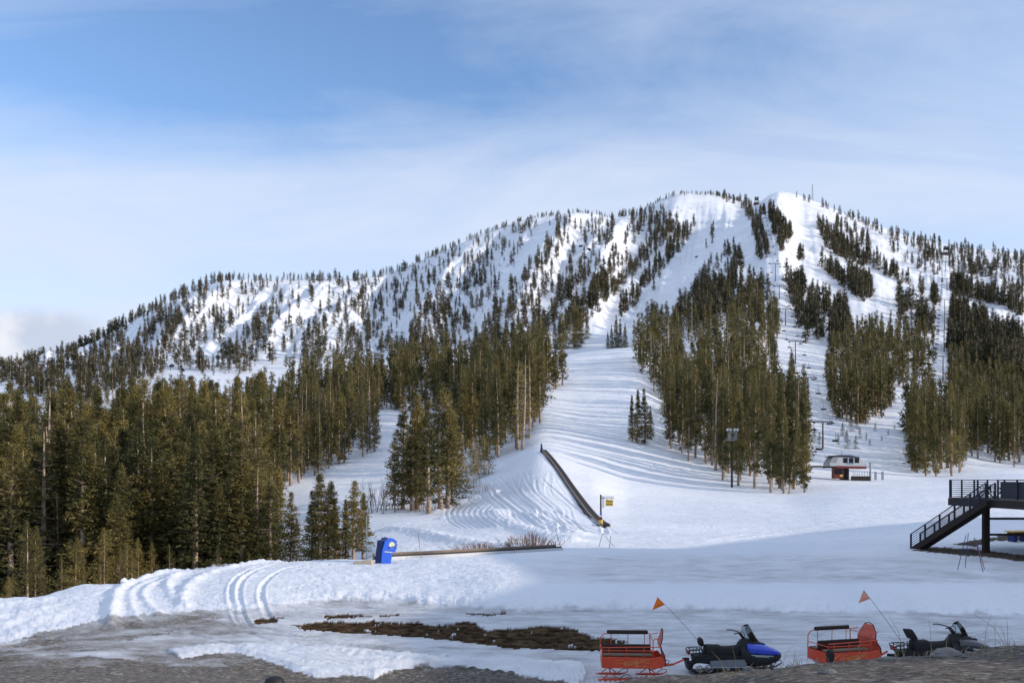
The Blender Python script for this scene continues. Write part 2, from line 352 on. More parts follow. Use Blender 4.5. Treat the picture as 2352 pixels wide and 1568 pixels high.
ice = np.where(nearfl, sstep(-1, 3, sd_), 0.0) * np.clip(0.75 + wob * 1.0, 0, 1)
brown = [(225,1440),(260,1418),(330,1416),(440,1416),(560,1412),(470,1425),(420,1450),(300,1470),(180,1490),(80,1500),(-200,1520),(-200,1484),(60,1466)]
grav = np.where(inpoly(XX + wob * 120, ROWS + wob * 26, brown) & nearfl, 0.80, 0)
low = np.interp(gx_, [-1500,0,200,380,470,540,580,640,720,860,900,960,1050,1150,1240,1330,4500], [1500,1500,1505,1520,1500,1496,1505,1528,1552,1556,1540,1526,1524,1538,1558,1575,1580])[:, None]
lm = ROWS - (low + fbm(WX / 0.8, YY / 0.8, 4, 52, 0.62) * 16)
grav = np.maximum(grav, np.where(YY < 45, sstep(-1.5, 2.5, lm), 0) * np.where(XX < 1345, 1, 0))
soft_l = sstep(700, 500, XX) * np.where((YY > 20) & (YY < 45), np.clip(0.25 + fbm(WX / 3.0, YY / 1.8, 4, 62) * 1.6, 0, 0.55), 0)
grav = np.where((YY < 45) & (YY > 20), np.clip(grav - sstep(700, 500, XX) * np.where(ROWS < 1530, 0.55 * np.clip(0.5 - fbm(WX / 2.0, YY / 1.4, 4, 64) * 3, 0, 1), 0.1), 0, 1), grav)
grav = np.maximum(grav, soft_l * (ice > 0.1))
grav = np.where(YY < 26.5, 1.0, grav) if True else grav
grav = np.where((XX < 1345) & (YY > 22), np.where(YY < 26.5, np.where(lm > 0, 1.0, grav), grav), grav)
lobe = [(395,1494),(480,1482),(620,1478),(760,1486),(900,1500),(1100,1512),(1340,1524),(1340,1600),(560,1600),(430,1520)]
plt = (YY > 46) & (YY < 90) & (XX > 1150)
ice = np.where(plt, 0.42 * sstep(1150, 1400, XX) * sstep(1262, 1285, ROWS) * sstep(1341, 1334, ROWS + wob * 14) * np.clip(1 + wob * 2.5, 0, 1.6), ice)
lobem = inpoly(XX + wob * 40, ROWS + wob * 8, lobe) & (lm < 0) & nearfl
ice = np.where(lobem, ice * 0.35, ice); grav = np.where(lobem, 0.0, grav)
MUDS = [[(668,1432),(740,1424),(830,1428),(872,1420),(905,1428),(955,1424),(985,1438),(1035,1430),(1075,1424),(1120,1446),(1165,1440),(1240,1438),(1300,1436),(1345,1452),(1400,1462),(1440,1474),(1385,1490),(1280,1492),(1150,1484),(1060,1472),(980,1462),(820,1452),(700,1446)],
        [(568,1424),(610,1418),(655,1416),(640,1428),(600,1432)], [(735,1412),(795,1410),(860,1412),(800,1419),(745,1418)],
        [(1050,1408),(1120,1406),(1178,1409),(1100,1413)], [(870,1408),(925,1410),(890,1414)]]
mm = np.zeros(XX.shape, bool)
for p in MUDS: mm |= pmask(p, 11.0) & (fbm(WX / 0.35, YY / 0.8, 4, 99, 0.65) < 0.26)
mud = np.where(mm, 1.0, 0.0)
# the earth showing under the deck, by the foot of the stairs
under = [(2095,1262),(2130,1256),(2230,1258),(2300,1268),(2500,1290),(2500,1310),(2352,1288),(2250,1276),(2150,1270)]
under2 = [(2190,1250),(2250,1238),(2330,1222),(2500,1210),(2500,1240),(2290,1242),(2240,1254)]
um = (inpoly(XX + wob * 10, ROWS + wob * 8, under) | inpoly(XX + wob * 10, ROWS + wob * 8, under2)) & (YY > 50) & (YY < 130)
grav = np.where(um, 1.0, grav); mud = np.where(um, 0.55, mud)
# brown verge along the left edge of the plateau
crest = np.interp(gx_, [-1500, 0, 200, 400, 600, 800], [44.5, 44.6, 50, 57, 62, 66])[:, None]
vg = sstep(0.6, 2.4, YY - crest + wob * 3) * (XX < 640) * (YY < 80)
grav = np.maximum(grav, vg * 0.9)
# dirt showing through in the far woods and road cuts
for poly in () and ([(2062,742),(2110,760),(2150,790),(2190,826),(2186,832),(2140,798),(2100,770),(2060,750)], [(2010,700),(2040,738),(2036,744),(1960,720),(1990,724)]):
    grav = np.maximum(grav, np.where(inpoly(XX, ROWS + wob * 5, poly) & (YY > 400), 0.85, 0))

# relief
def relief(path, zp=-5.9, w=0.35, h=0.2, ypad=3, rut=False, jag=0.0, on='plane'):
    jag = jag * 0.6
    """a raised (or cut) line through picture points lying on the floor"""
    global Z
    P = []
    for (x, r) in path:
        if on == 'plane': Y = -zp * F / (r - H0)
        else: Y = hit(x, r) or 100
        P.append(((x - CX) / F * Y, Y))
    P = np.array(P)
    # densify with Catmull-Rom
    Q = []
    for i in range(len(P) - 1):
        p0 = P[max(i-1, 0)]; p1 = P[i]; p2 = P[i+1]; p3 = P[min(i+2, len(P)-1)]
        for t in np.linspace(0, 1, 8, endpoint=False):
            Q.append(0.5 * ((2*p1) + (-p0+p2)*t + (2*p0-5*p1+4*p2-p3)*t*t + (-p0+3*p1-3*p2+p3)*t**3))
    Q.append(P[-1]); Q = np.array(Q)
    y0, y1 = Q[:, 1].min() - ypad, Q[:, 1].max() + ypad; j0, j1 = np.searchsorted(gy_, [y0, y1])
    xx0 = (CX + F * (Q[:, 0] - 2) / Q[:, 1]).min() - 20; xx1 = (CX + F * (Q[:, 0] + 2) / Q[:, 1]).max() + 20
    i0, i1 = np.searchsorted(gx_, [xx0, xx1])
    sx, sy = WX[i0:i1, j0:j1], YY[i0:i1, j0:j1]; best = np.full(sx.shape, 1e9); sgn = np.zeros(sx.shape); al = np.zeros(sx.shape)
    for k in range(len(Q) - 1):
        a, b = Q[k], Q[k+1]; d = b - a; l2 = (d ** 2).sum() + 1e-9
        t = np.clip(((sx - a[0]) * d[0] + (sy - a[1]) * d[1]) / l2, 0, 1)
        ex, ey = sx - a[0] - t * d[0], sy - a[1] - t * d[1]; dd = ex * ex + ey * ey
        m = dd < best; best = np.where(m, dd, best); al = np.where(m, k + t, al); sgn = np.where(m, np.sign(ex * d[1] - ey * d[0]), sgn)
    dist = np.sqrt(best)
    fade = sstep(0, 2.5, al) * sstep(0, 2.5, len(Q) - 1 - al)
    jg = 1 + jag * fbm(sx / 0.45, sy / 0.45, 3, 91) * 4
    if rut: pr = -h * np.exp(-(dist / w) ** 4) + h * 0.75 * np.exp(-((dist - w * 1.5) / (w * 0.55)) ** 2) * jg
    else: pr = h * np.exp(-(dist / w) ** 2) * jg
    Z[i0:i1, j0:j1] += pr * fade
for p, h_, w_, j_ in [([(252,1424),(258,1395),(268,1368),(300,1342),(360,1322),(450,1308),(540,1299)], 0.22, 0.28, 0.5),
                ([(318,1412),(300,1385),(305,1360),(350,1335),(430,1318)], 0.10, 0.2, 0.4), ([(372,1404),(338,1382),(330,1362),(372,1338),(440,1322)], 0.11, 0.2, 0.4),
                ([(398,1378),(384,1352),(394,1334),(430,1320)], 0.14, 0.26, 0.6), ([(424,1388),(420,1378),(432,1350),(480,1325),(560,1306),(660,1293)], 0.20, 0.34, 0.6)]:
    relief(p, -5.9, w_, h_, jag=j_)
for p in ([(560,1425),(540,1400),(530,1370),(548,1340),(610,1312),(700,1296)], [(575,1425),(556,1400),(548,1370),(566,1340),(628,1314),(720,1298)],
          [(620,1405),(600,1380),(610,1350),(660,1322),(760,1300)], [(600,1425),(720,1447),(900,1470),(1100,1496),(1340,1518)], [(560,1432),(640,1455),(860,1482),(1060,1506),(1340,1532)],
          [(300,1412),(430,1440),(560,1470),(760,1478),(1000,1500),(1300,1530)], [(700,1345),(800,1338),(950,1334),(1150,1330)], [(640,1365),(760,1352),(930,1346),(1180,1338)], [(660,1330),(740,1312),(840,1306)],
          [(1860,1420),(1900,1460),(1990,1500)], [(2240,1420),(2260,1450),(2220,1500)], [(1500,1520),(1700,1500),(1900,1470),(2080,1440)]):
    relief(p, -6.1, 0.15, 0.05, rut=True, jag=0.5)
# tread-printed trail the sleds stand on
relief([(820,1536),(1000,1530),(1150,1534),(1300,1545),(1400,1549),(1560,1548),(1760,1545)], -6.5, 0.42, 0.10, rut=True)
tr = (YY > 28.2) & (YY < 31.4) & (XX > 1150) & (XX < 1900) & (grav < 0.3)
Z += np.where(tr, 0.022 * np.sin(WX * 2 * math.pi / 0.16) * sstep(28.2, 28.8, YY) * sstep(31.4, 30.8, YY), 0)
# ploughed mounds and ski tracks beside the small carpet lift
for p, h_ in [([(1128,1172),(1150,1192),(1190,1212),(1250,1232),(1330,1246)], 0.55), ([(1215,1176),(1240,1196),(1280,1215),(1340,1232)], 0.5), ([(880,1215),(960,1222),(1030,1240),(1120,1256),(1180,1262)], 0.5), ([(1000,1192),(1060,1186),(1110,1196),(1160,1216)], 0.35), ([(985,1182),(1040,1160),(1100,1140),(1150,1128)], 0.5)]:
    relief(p, w=1.5, h=h_, ypad=12, on='ground', jag=0.25)
random.seed(4)
for k in range(20):
    x0 = 1130 + 11 * k + random.uniform(-16, 16); a = random.uniform(-30, 24)
    relief([(x0 - 60, 1085 + random.uniform(-10, 12)), (x0 - 40 + a, 1130), (x0 + a, 1165), (x0 + 40 + a * 2, 1200), (x0 + 90, 1228)], w=random.uniform(0.18, 0.3), h=random.uniform(0.03, 0.11), ypad=8, on='ground', rut=True)
for k in range(9):
    x0 = 1010 + 13 * k
    relief([(x0 + 95, 1118 + random.uniform(-8, 8)), (x0 + 40, 1150), (x0 + 14, 1172), (x0 + 18, 1195), (x0 + 50, 1215)], w=0.22, h=random.uniform(0.03, 0.09), ypad=8, on='ground', rut=True)
for k in range(34):
    x0 = random.uniform(1400, 2250); r0 = random.uniform(1140, 1240); dx_ = random.uniform(-160, 200); dr_ = random.uniform(-10, 26)
    relief([(x0, r0), (x0 + dx_ * 0.5, r0 + dr_ * 0.6 + random.uniform(-4, 4)), (x0 + dx_, r0 + dr_)], w=0.22, h=random.uniform(0.01, 0.035) if abs(dx_) > 70 else 0.005, ypad=8, on='ground', rut=True)
for k in range(14):
    x0 = 1560 + 55 * k
    relief([(x0, 1255 + random.uniform(-20, 5)), (x0 + 120, 1235 + random.uniform(-20, 5)), (x0 + 300, 1215 + random.uniform(-25, 5))], w=0.3, h=0.05, ypad=8, on='ground', rut=True)
# broken snow
plat = sstep(-2, -10, sd_) * (YY > 36) * (YY < 135)
Z += plat * (fbm(WX / 0.6, YY / 0.6, 4, 7, 0.65) * 0.13 * sstep(1300, 1100, XX + (H0 + 200 - ROWS) * 0.8) + fbm(WX / 1.2, YY / 1.2, 4, 8, 0.55) * 0.09)
Z += np.where((XX < 230) & (YY > 34) & (YY < 46), fbm(WX / 0.45, YY / 0.6, 3, 19) * 0.18, 0) * sstep(230, 120, XX)
edge = np.exp(-((sd_ + 6) / 9.0) ** 2) * nearfl
Z += edge * np.abs(fbm(WX / 0.7, YY / 0.9, 4, 23, 0.6)) * np.interp(gx_, [0, 650, 900], [0.22, 0.3, 0.75])[:, None]
Z += np.where(lobem, 0.10 * sstep(0, -9, lm) + fbm(WX / 0.5, YY / 0.5, 4, 29) * 0.10, 0)
Z += np.where(YY < 130, (ice > 0.3) * fbm(WX / 0.9, YY / 0.6, 4, 37) * 0.07, 0)
Z += np.where(mud > 0.5, -0.05 + fbm(WX / 0.3, YY / 0.3, 4, 38) * 0.10, 0) * (YY < 70)
Z += (YY < 27) * fbm(WX / 0.7, YY / 0.7, 5, 39, 0.55) * 0.13
Z += np.where((YY >= 27) & (YY < 45), grav * fbm(WX / 0.5, YY / 0.5, 4, 40, 0.6) * 0.12, 0)
ROWS = H0 - F * Z / YY

def mat_ground(b, o):
    p = POS(); g = ATT('grav'); m = ATT('mud'); i = ATT('ice')
    far = N('ShaderNodeSeparateXYZ'); Lk(p, far.inputs[0]); fy = far.outputs[1]
    big = NOISE(0.05, 4, 0.6, p); snow = MIXC(RAMP(big, [(0.35, 0), (0.7, 1)]), (0.70, 0.73, 0.79), (0.80, 0.82, 0.86))
    mpn = N('ShaderNodeMapping'); mpn.inputs['Scale'].default_value = (0.5, 1.3, 1); Lk(p, mpn.inputs[0])
    st = NOISE(1.3, 6, 0.65, mpn.outputs[0])
    icec = MIXC(RAMP(st, [(0.32, 0), (0.66, 1)]), (0.27, 0.265, 0.26), (0.56, 0.57, 0.60))
    gn = NOISE(6.0, 8, 0.75, p); gv = N('ShaderNodeTexVoronoi'); gv.inputs['Scale'].default_value = 9; Lk(p, gv.inputs[0])
    gravc = MIXC(RAMP(gn, [(0.30, 0), (0.72, 1)]), (0.080, 0.072, 0.065), (0.31, 0.28, 0.25))
    gravc = MIXC(RAMP(gv.outputs['Color'], [(0.72, 0), (0.86, 1)]), gravc, (0.36, 0.34, 0.31))
    mudc = MIXC(RAMP(NOISE(2.2, 8, 0.75, p), [(0.35, 0), (0.75, 1)]), (0.022, 0.015, 0.010), (0.20, 0.135, 0.080))
    c = MIXC(i, snow, icec); dn = NOISE(1.1, 6, 0.7, p)
    gm = MATH('ADD', MATH('MULTIPLY', g, 1.7), MATH('MULTIPLY', MATH('SUBTRACT', dn, 0.62), 2.2)); gm = MATH('MULTIPLY', MATH('MAXIMUM', MATH('MINIMUM', gm, 1.0), 0.0), RAMP(g, [(0.0, 0), (0.08, 1)]))
    c = MIXC(gm, c, gravc); c = MIXC(m, c, mudc)
    Lk(c, b.inputs['Base Color'])
    Lk(MIXF(i, 0.62, 0.42), b.inputs['Roughness'])
    Lk(MIXF(MATH('MAXIMUM', g, m), 0.25, 0.0), b.inputs['Specular IOR Level'])
    # groomed ribs, wind crust and crumbs
    w = N('ShaderNodeTexWave', wave_type='BANDS', bands_direction='DIAGONAL'); w.inputs['Scale'].default_value = 0.9; w.inputs['Distortion'].default_value = 6; w.inputs['Detail'].default_value = 3; w.inputs['Detail Scale'].default_value = 0.3
    Lk(p, w.inputs[0])
    h1 = NOISE(1.6, 8, 0.62, p); h2 = NOISE(7, 6, 0.7, p); h3 = NOISE(0.22, 4, 0.6, p)
    hs = MATH('ADD', MATH('MULTIPLY', h1, 0.30), MATH('ADD', MATH('MULTIPLY', h2, 0.06), MATH('MULTIPLY', h3, 0.9)))
    hs = MATH('ADD', hs, MATH('MULTIPLY', w.outputs[1], 0.035))
    hg = MATH('ADD', MATH('MULTIPLY', gn, 0.6), MATH('MULTIPLY', NOISE(16, 5, 0.7, p), 0.18))
    BUMP(b, MIXF(MATH('MAXIMUM', g, m), hs, hg), 0.75, 0.55)
GROUND = material('snow_and_earth', mat_ground)

V = np.stack([WX, YY, Z], -1).reshape(-1, 3)
ii, jj = np.meshgrid(np.arange(NXg - 1), np.arange(NYg - 1), indexing='ij')
q = np.stack([ii * NYg + jj, (ii + 1) * NYg + jj, (ii + 1) * NYg + jj + 1, ii * NYg + jj + 1], -1)
cls = np.zeros((NXg - 1, NYg - 1), int)                     # 0 snow field, 1 mountain, 2 gravel bank, 3 bare earth
yc = YY[:-1, :-1]; cls[yc > 500] = 1
cls[(yc < 46) & (grav[:-1, :-1] > 0.6)] = 2; cls[(mud[:-1, :-1] > 0.5) & (yc < 70)] = 3
def ground_obj(name, k):
    fc = q[cls == k].reshape(-1, 4); used, inv = np.unique(fc, return_inverse=True); fc = inv.reshape(-1, 4)
    me = mesh_np(name, V[used], fc, True)
    for an, arr in (('grav', grav), ('mud', mud), ('ice', ice)):
        a = me.attributes.new(an, 'FLOAT', 'POINT'); a.data.foreach_set('value', arr.reshape(-1)[used].astype(np.float32))
    me.materials.append(GROUND); o = bpy.data.objects.new(name, me); COL.objects.link(o)
    return tag(o, kind='structure')
ground_obj('snow_field', 0); ground_obj('mountain', 1); ground_obj('gravel_bank', 2); ground_obj('bare_earth', 3)
mb = MB(); mb.add([(-400,-200,-3.2),(500,-200,-3.2),(500,4.9,-3.2),(-400,4.9,-3.2),(500,4.9,-8),(-400,4.9,-8),(500,40,-8),(-400,40,-8)], [(0,1,2,3),(3,2,4,5),(5,4,6,7)])
tag(mb.build('ground', GROUND), kind='structure')
# ------------------------------------------------------------------ trees
def mat_fol(b, o):
    p = POS(); oi = N('ShaderNodeObjectInfo')
    tn = NOISE(0.13, 2, 0.5, p); fn = NOISE(1.6, 4, 0.6, p)
    c = MIXC(RAMP(tn, [(0.36, 0), (0.64, 1)]), (0.044, 0.058, 0.022), (0.262, 0.206, 0.064))
    c = MIXC(MATH('MULTIPLY', oi.outputs['Random'], 0.55), c, (0.060, 0.066, 0.028))
    c = MIXC(RAMP(fn, [(0.3, 0.30), (0.7, 0.0)]), c, (0.24, 0.175, 0.075))
    Lk(c, b.inputs['Base Color']); b.inputs['Roughness'].default_value = 0.75; b.inputs['Specular IOR Level'].default_value = 0.15
    t = N('ShaderNodeBsdfTranslucent'); Lk(c, t.inputs[0]); ms = N('ShaderNodeMixShader'); ms.inputs[0].default_value = 0.18
    Lk(b.outputs[0], ms.inputs[1]); Lk(t.outputs[0], ms.inputs[2]); Lk(ms.outputs[0], o.inputs[0])
FOL = material('conifer_needles', mat_fol)
def mat_alp(b, o):
    p = POS(); tn = NOISE(0.05, 2, 0.5, p); fn = NOISE(0.6, 3, 0.6, p)
    c = MIXC(RAMP(tn, [(0.36, 0), (0.64, 1)]), (0.030, 0.040, 0.025), (0.085, 0.080, 0.040)); c = MIXC(RAMP(fn, [(0.35, 0.30), (0.65, 0.0)]), c, (0.14, 0.10, 0.055))
    Lk(c, b.inputs['Base Color']); b.inputs['Roughness'].default_value = 0.8; b.inputs['Specular IOR Level'].default_value = 0.1
ALP = material('mountain_conifer_needles', mat_alp)
def mat_bark(b, o):
    p = POS(); n = NOISE(2.5, 5, 0.65, p)
    Lk(MIXC(RAMP(n, [(0.3, 0), (0.7, 1)]), (0.17, 0.105, 0.07), (0.50, 0.39, 0.30)), b.inputs['Base Color']); b.inputs['Roughness'].default_value = 0.9
BARK = material('pine_bark', mat_bark)
GREYWOOD = plain('weathered_grey_wood', (0.34, 0.29, 0.25), 0.9, var=0.4, scale=3)

def crown(rs, kind, nbr, ncl, leaf, tri=3):
    if kind == 'snag': nbr = max(8, nbr // 6)
    """needle tufts of a unit-height conifer; returns (V, triangles)"""
    if kind == 'lodge': c0, rad, ex = 0.15, 0.116, 0.88
    elif kind == 'fir': c0, rad, ex = 0.05, 0.150, 1.0
    elif kind == 'spire': c0, rad, ex = 0.07, 0.098, 1.0
    elif kind == 'open': c0, rad, ex = 0.22, 0.160, 0.85
    elif kind == 'young': c0, rad, ex = 0.03, 0.33, 0.95
    else: c0, rad, ex = 0.12, 0.12, 0.45
    nw = max(10, nbr // 6); t = np.clip((np.floor(rs.rand(nbr) ** 0.92 * nw) + 0.3 + rs.randn(nbr) * 0.16) / nw, 0, 1)
    z = c0 + (0.985 - c0) * t
    az = rs.rand(nbr) * 2 * np.pi
    lump = 0.72 + 0.5 * (np.sin(t * 23 + rs.rand() * 6) * 0.3 + np.sin(az * 2 + t * 9 + rs.rand() * 6) * 0.35 + rs.rand(nbr) * 0.7)
    if kind in ('open', 'knob'): lump *= np.where(rs.rand(nbr) < 0.25, 0.4, 1.15)
    L = rad * np.clip(1 - t, 0.02, 1) ** ex * lump * (0.55 + 0.45 * sstep(0, 0.12, t)) + 0.006
    droop = np.interp(t, [0, 0.5, 1], [-0.28, 0.05, 0.9]) + rs.randn(nbr) * 0.15
    P = []; D = []; S = []
    for k in range(ncl):
        f = (k + 0.35 + rs.rand(nbr) * 0.5) / ncl; f = 0.16 + 0.84 * f
        cx, cy = np.cos(az) * L * f, np.sin(az) * L * f
        side = rs.randn(nbr) * L * 0.22
        P.append(np.stack([cx - np.sin(az) * side, cy + np.cos(az) * side, z + L * f * droop + rs.randn(nbr) * 0.004], -1))
        D.append(np.stack([np.cos(az), np.sin(az), droop + 0.25], -1)); S.append((0.65 + 0.5 * rs.rand(nbr)) * (0.45 + 0.55 * np.clip((1 - t) * 2.2, 0, 1)))
    P = np.concatenate(P); D = np.concatenate(D); S = np.concatenate(S)
    P = np.repeat(P, tri, 0); D = np.repeat(D, tri, 0); S = np.repeat(S, tri, 0); n = len(P)
    D = D / np.linalg.norm(D, axis=1, keepdims=True) + rs.randn(n, 3) * 0.55; D /= np.linalg.norm(D, axis=1, keepdims=True)
    A = rs.randn(n, 3); A -= (A * D).sum(1)[:, None] * D; A /= np.linalg.norm(A, axis=1, keepdims=True)
    l = (leaf * S)[:, None]; P = P + rs.randn(n, 3) * leaf * 0.35
    v0 = P - D * l * 0.3 - A * l * 0.26; v1 = P - D * l * 0.3 + A * l * 0.26; v2 = P + D * l * 0.8
    V = np.stack([v0, v1, v2], 1).reshape(-1, 3); T = np.arange(3 * n).reshape(-1, 3)
    return V, T
def stem(rs, kind, ns=7, bare=26, r=0.0125):
    mb = MB(); bend = rs.randn(2) * 0.006
    pts = [(bend[0] * math.sin(z * 3), bend[1] * math.sin(z * 2.4), z) for z in np.linspace(-0.03, 0.98, 7)]
    mb.tube(pts, [r * 1.35, r * 1.05, r * 0.9, r * 0.75, r * 0.55, r * 0.35, r * 0.08], ns)
    rad = {'lodge': 0.075, 'fir': 0.1, 'spire': 0.07, 'open': 0.12, 'young': 0.12}.get(kind, 0.09)
    for k in range(bare):
        z = rs.uniform(0.14, 0.86); a = rs.rand() * 6.28; l = rad * rs.uniform(0.5, 1.1) * (1.05 - z) ** 0.5; dz = rs.uniform(-0.25, 0.45)
        mb.tube([(0, 0, z), (math.cos(a) * l * 0.6, math.sin(a) * l * 0.6, z + l * dz * 0.4), (math.cos(a) * l, math.sin(a) * l, z + l * dz)], [r * 0.2, r * 0.13, r * 0.05], 3, cap=False)
    V = np.array(mb.v); T = []
    for f in mb.f:
        for k in range(1, len(f) - 1): T.append((f[0], f[k], f[k + 1]))
    return V, np.array(T)
rs = np.random.RandomState(11)
KINDS = ['lodge', 'fir', 'spire', 'open', 'lodge', 'knob', 'spire', 'young', 'snag']
HI = [(crown(rs, k, 230, 8, 0.0195, 3), stem(rs, k, 7, 44 if k != 'snag' else 90)) for k in KINDS]
MID = [(crown(rs, k, 150, 5, 0.028, 2), stem(rs, k, 5, 12 if k != 'snag' else 36)) for k in KINDS]
LOW = [(crown(rs, k, 90, 3, 0.053, 2), stem(rs, k, 4, 0, 0.016)) for k in KINDS]
def shared(V, T, mat, name):
    me = mesh_np(name, V, T); me.materials.append(mat); return me
HIM = [(shared(*c, FOL, 'crown'), shared(*s, BARK, 'trunk')) for c, s in HI]
LOW2 = [(crown(rs, k, 60, 2, 0.070, 2), stem(rs, k, 4, 0, 0.016)) for k in KINDS]
ALM = []
for c, s in LOW:
    V = np.concatenate([c[0], s[0]]); T = np.concatenate([c[1], s[1] + len(c[0])]); me = shared(V, T, ALP, 'mountain_pine'); me.materials.append(BARK)
    me.polygons.foreach_set('material_index', np.concatenate([np.zeros(len(c[1]), np.int32), np.ones(len(s[1]), np.int32)])); me.update(); ALM.append(me)
ALC = [shared(*c, ALP, 'crown') for c, s in LOW]; ALT = [shared(*s, BARK, 'trunk') for c, s in LOW]

TREES = []      # dict entries
def addt(X, Y, h, kind, region, wide=1.0, lean=0.0, z=None, force=False):
    wide = wide * (1.22 if region in ('right_mountain', 'mountainside', 'ridge') else 1.0); h = h * (1.1 if region in ('right_mountain', 'mountainside') and h > 5 else 1.0)
    TREES.append(dict(X=X, Y=Y, z=(zw(X, Y) if z is None else z) - 0.15, h=h, k=kind, r=region, w=wide, rot=random.uniform(0, 6.28), lean=lean, force=force))
def in_exclusion(x, row):
    # lift lines and pistes that stay clear
    if 495 < row < 1060:
        lx = np.interp(row, [450, 600, 715, 790, 865, 975, 1060], [1742, 1783, 1804, 1826, 1856, 1892, 1925])
        if abs(x - lx) < np.interp(row, [450, 700, 1060], [9, 15, 34]): return True
    if 560 < row < 900 and abs(x - np.interp(row, [548, 900], [2173, 2164])) < np.interp(row, [560, 900], [5, 15]): return True
    return False
CH = [([(1655,465),(1600,560),(1520,680),(1430,770),(1340,830)], 30), ([(1440,510),(1390,610),(1310,710),(1250,800)], 16), ([(1250,520),(1190,620),(1110,730),(1040,830)], 13), ([(1060,590),(960,720),(880,830)], 10), ([(620,665),(560,740),(480,830)], 16), ([(760,650),(700,760),(650,840)], 11), ([(330,740),(260,830),(220,890)], 9)]
def chute(x, r):
    for P_, w_ in CH:
        if P_[0][1] < r < P_[-1][1] and abs(x - float(np.interp(r, [p[1] for p in P_], [p[0] for p in P_]))) < w_ * random.uniform(0.7, 1.2): return True
    return False
def scatter_px(poly, n, hr, kinds, region, mind=0.0, clump=0.0, wide=(0.85, 1.2)):
    xs0, ys0 = [p[0] for p in poly], [p[1] for p in poly]; c = 0; tries = 0; got = []
    while c < n and tries < n * 30:
        tries += 1; x, r = random.uniform(min(xs0), max(xs0)), random.uniform(min(ys0), max(ys0))
        if not inpoly(np.array(x), np.array(r), poly) or in_exclusion(x, r): continue
        if region == 'mountainside' and chute(x, r): continue
        if clump and float(vnoise(np.array((x + r * 0.45) / 34.0), np.array(r / 70.0), 5)) + random.gauss(0, 0.10) < clump: continue
        P = place(x, r, 60)
        if P is None: continue
        if mind and any((P.x - a) ** 2 + (P.y - b) ** 2 < mind * mind for a, b in got[-60:]): continue
        got.append((P.x, P.y)); c += 1
        addt(P.x, P.y, random.uniform(*hr) * random.choice((0.8, 1, 1, 1.05)), random.choice(kinds), region, random.uniform(*wide))
random.seed(21)
# the wood on the left, rooted in the dip beyond the plateau edge
for k in range(520):
    x = random.uniform(-130, 668) ; Y = math.exp(random.uniform(math.log(72), math.log(430)))
    X = (x - CX) / F * Y; cr = float(np.interp(x, [0, 200, 400, 600, 668], [58, 60, 68, 76, 80]))
    if Y < cr: continue
    if x > 600 and 90 < Y < 260 and random.random() < 0.75: continue
    z = zw(X, Y); top_lim = np.interp(x, [0, 120, 260, 420, 520, 600, 668], [930, 925, 885, 850, 858, 842, 850])
    front = np.interp(x, [0, 300, 560, 600, 668], [955, 950, 950, 1040, 1090])
    if Y < 110: tgt = front + random.choice((0, 10, 60, 100, 150)) + random.uniform(-8, 60)
    elif Y < 190: tgt = front - 45 + random.uniform(-45, 75)
    else: tgt = top_lim + random.uniform(-6, 60) + (0 if Y > 300 else 10)
    h = (H0 - tgt) * Y / F - z
    if h < 7 or h > 30: h = min(max(h, 8), 27)
    addt(X, Y, h, random.choice([0, 0, 2, 3, 4, 3, 6, 5, 1, 1, 8]), 'left_front' if Y < 130 else 'left_back', random.uniform(0.85, 1.25) * (1.35 if Y < 110 else 1.1))
# named trees of the left front edge: (column, distance, top row, kind, width)
def front(x, Y, top, kind, wide, region, **k):
    X = (x - CX) / F * Y; z = zw(X, Y); addt(X, Y, (H0 - top) * Y / F - z, kind, region, wide, z=z, force=True, **k)
front(62, 56, 1188, 7, 0.9, 'L1'); front(80, 56.5, 1200, 7, 0.9, 'L1b'); front(238, 64, 1205, 7, 0.85, 'L2'); front(268, 68, 1130, 4, 1.7, 'L3')
front(318, 66, 1228, 7, 0.8, 'L4'); front(352, 67, 1240, 7, 0.8, 'L5'); front(20, 54, 1318, 7, 1.0, 'L6'); front(455, 76, 1002, 3, 1.75, 'L7'); front(500, 82, 975, 0, 1.7, 'L8')
front(376, 84, 955, 4, 1.7, 'L9'); front(430, 88, 968, 0, 1.1, 'L10'); front(620, 74, 1062, 1, 1.25, 'L11'); front(596, 80, 1095, 2, 1.4, 'L12'); front(545, 78, 1090, 0, 1.5, 'L13')
front(500, 70, 1245, 7, 0.9, 'L14'); front(572, 70, 1262, 7, 0.6, 'L15'); front(322, 86, 950, 4, 1.6, 'L16'); front(140, 84, 950, 4, 1.6, 'L17'); front(30, 80, 960, 0, 1.6, 'L18'); front(230, 88, 960, 4, 1.7, 'L19')
for k in range(16):
    x = random.uniform(20, 640); Y = float(np.interp(x, [0, 200, 400, 600, 668], [54, 58, 67, 74, 78])) + random.uniform(1, 7)
    X = (x - CX) / F * Y; addt(X, Y, random.uniform(3.2, 6.5), random.choice([7, 7, 2]), 'left_front', random.uniform(0.7, 0.95))
front(735, 76, 1080, 0, 1.8, 'M1'); front(756, 78, 1098, 4, 1.8, 'M2'); front(715, 79, 1120, 1, 1.1, 'M3'); front(682, 84, 1185, 7, 0.8, 'M4'); front(812, 76, 1098, 3, 1.5, 'M5'); front(834, 78, 1125, 4, 1.5, 'M6'); front(794, 79, 1140, 6, 1.4, 'M7'); front(772, 80, 1140, 6, 1.4, 'M8')
scatter_px([(640,1130),(700,1108),(780,1080),(860,1040),(872,990),(850,940),(700,930),(630,1000)], 120, (16, 23), [0, 4, 2, 1, 6, 0, 8], 'path', 1.6)
scatter_px([(700,900),(860,890),(930,945),(870,948),(850,940),(640,940)], 70, (17, 23), [0, 4, 2, 1], 'path', 1.6)
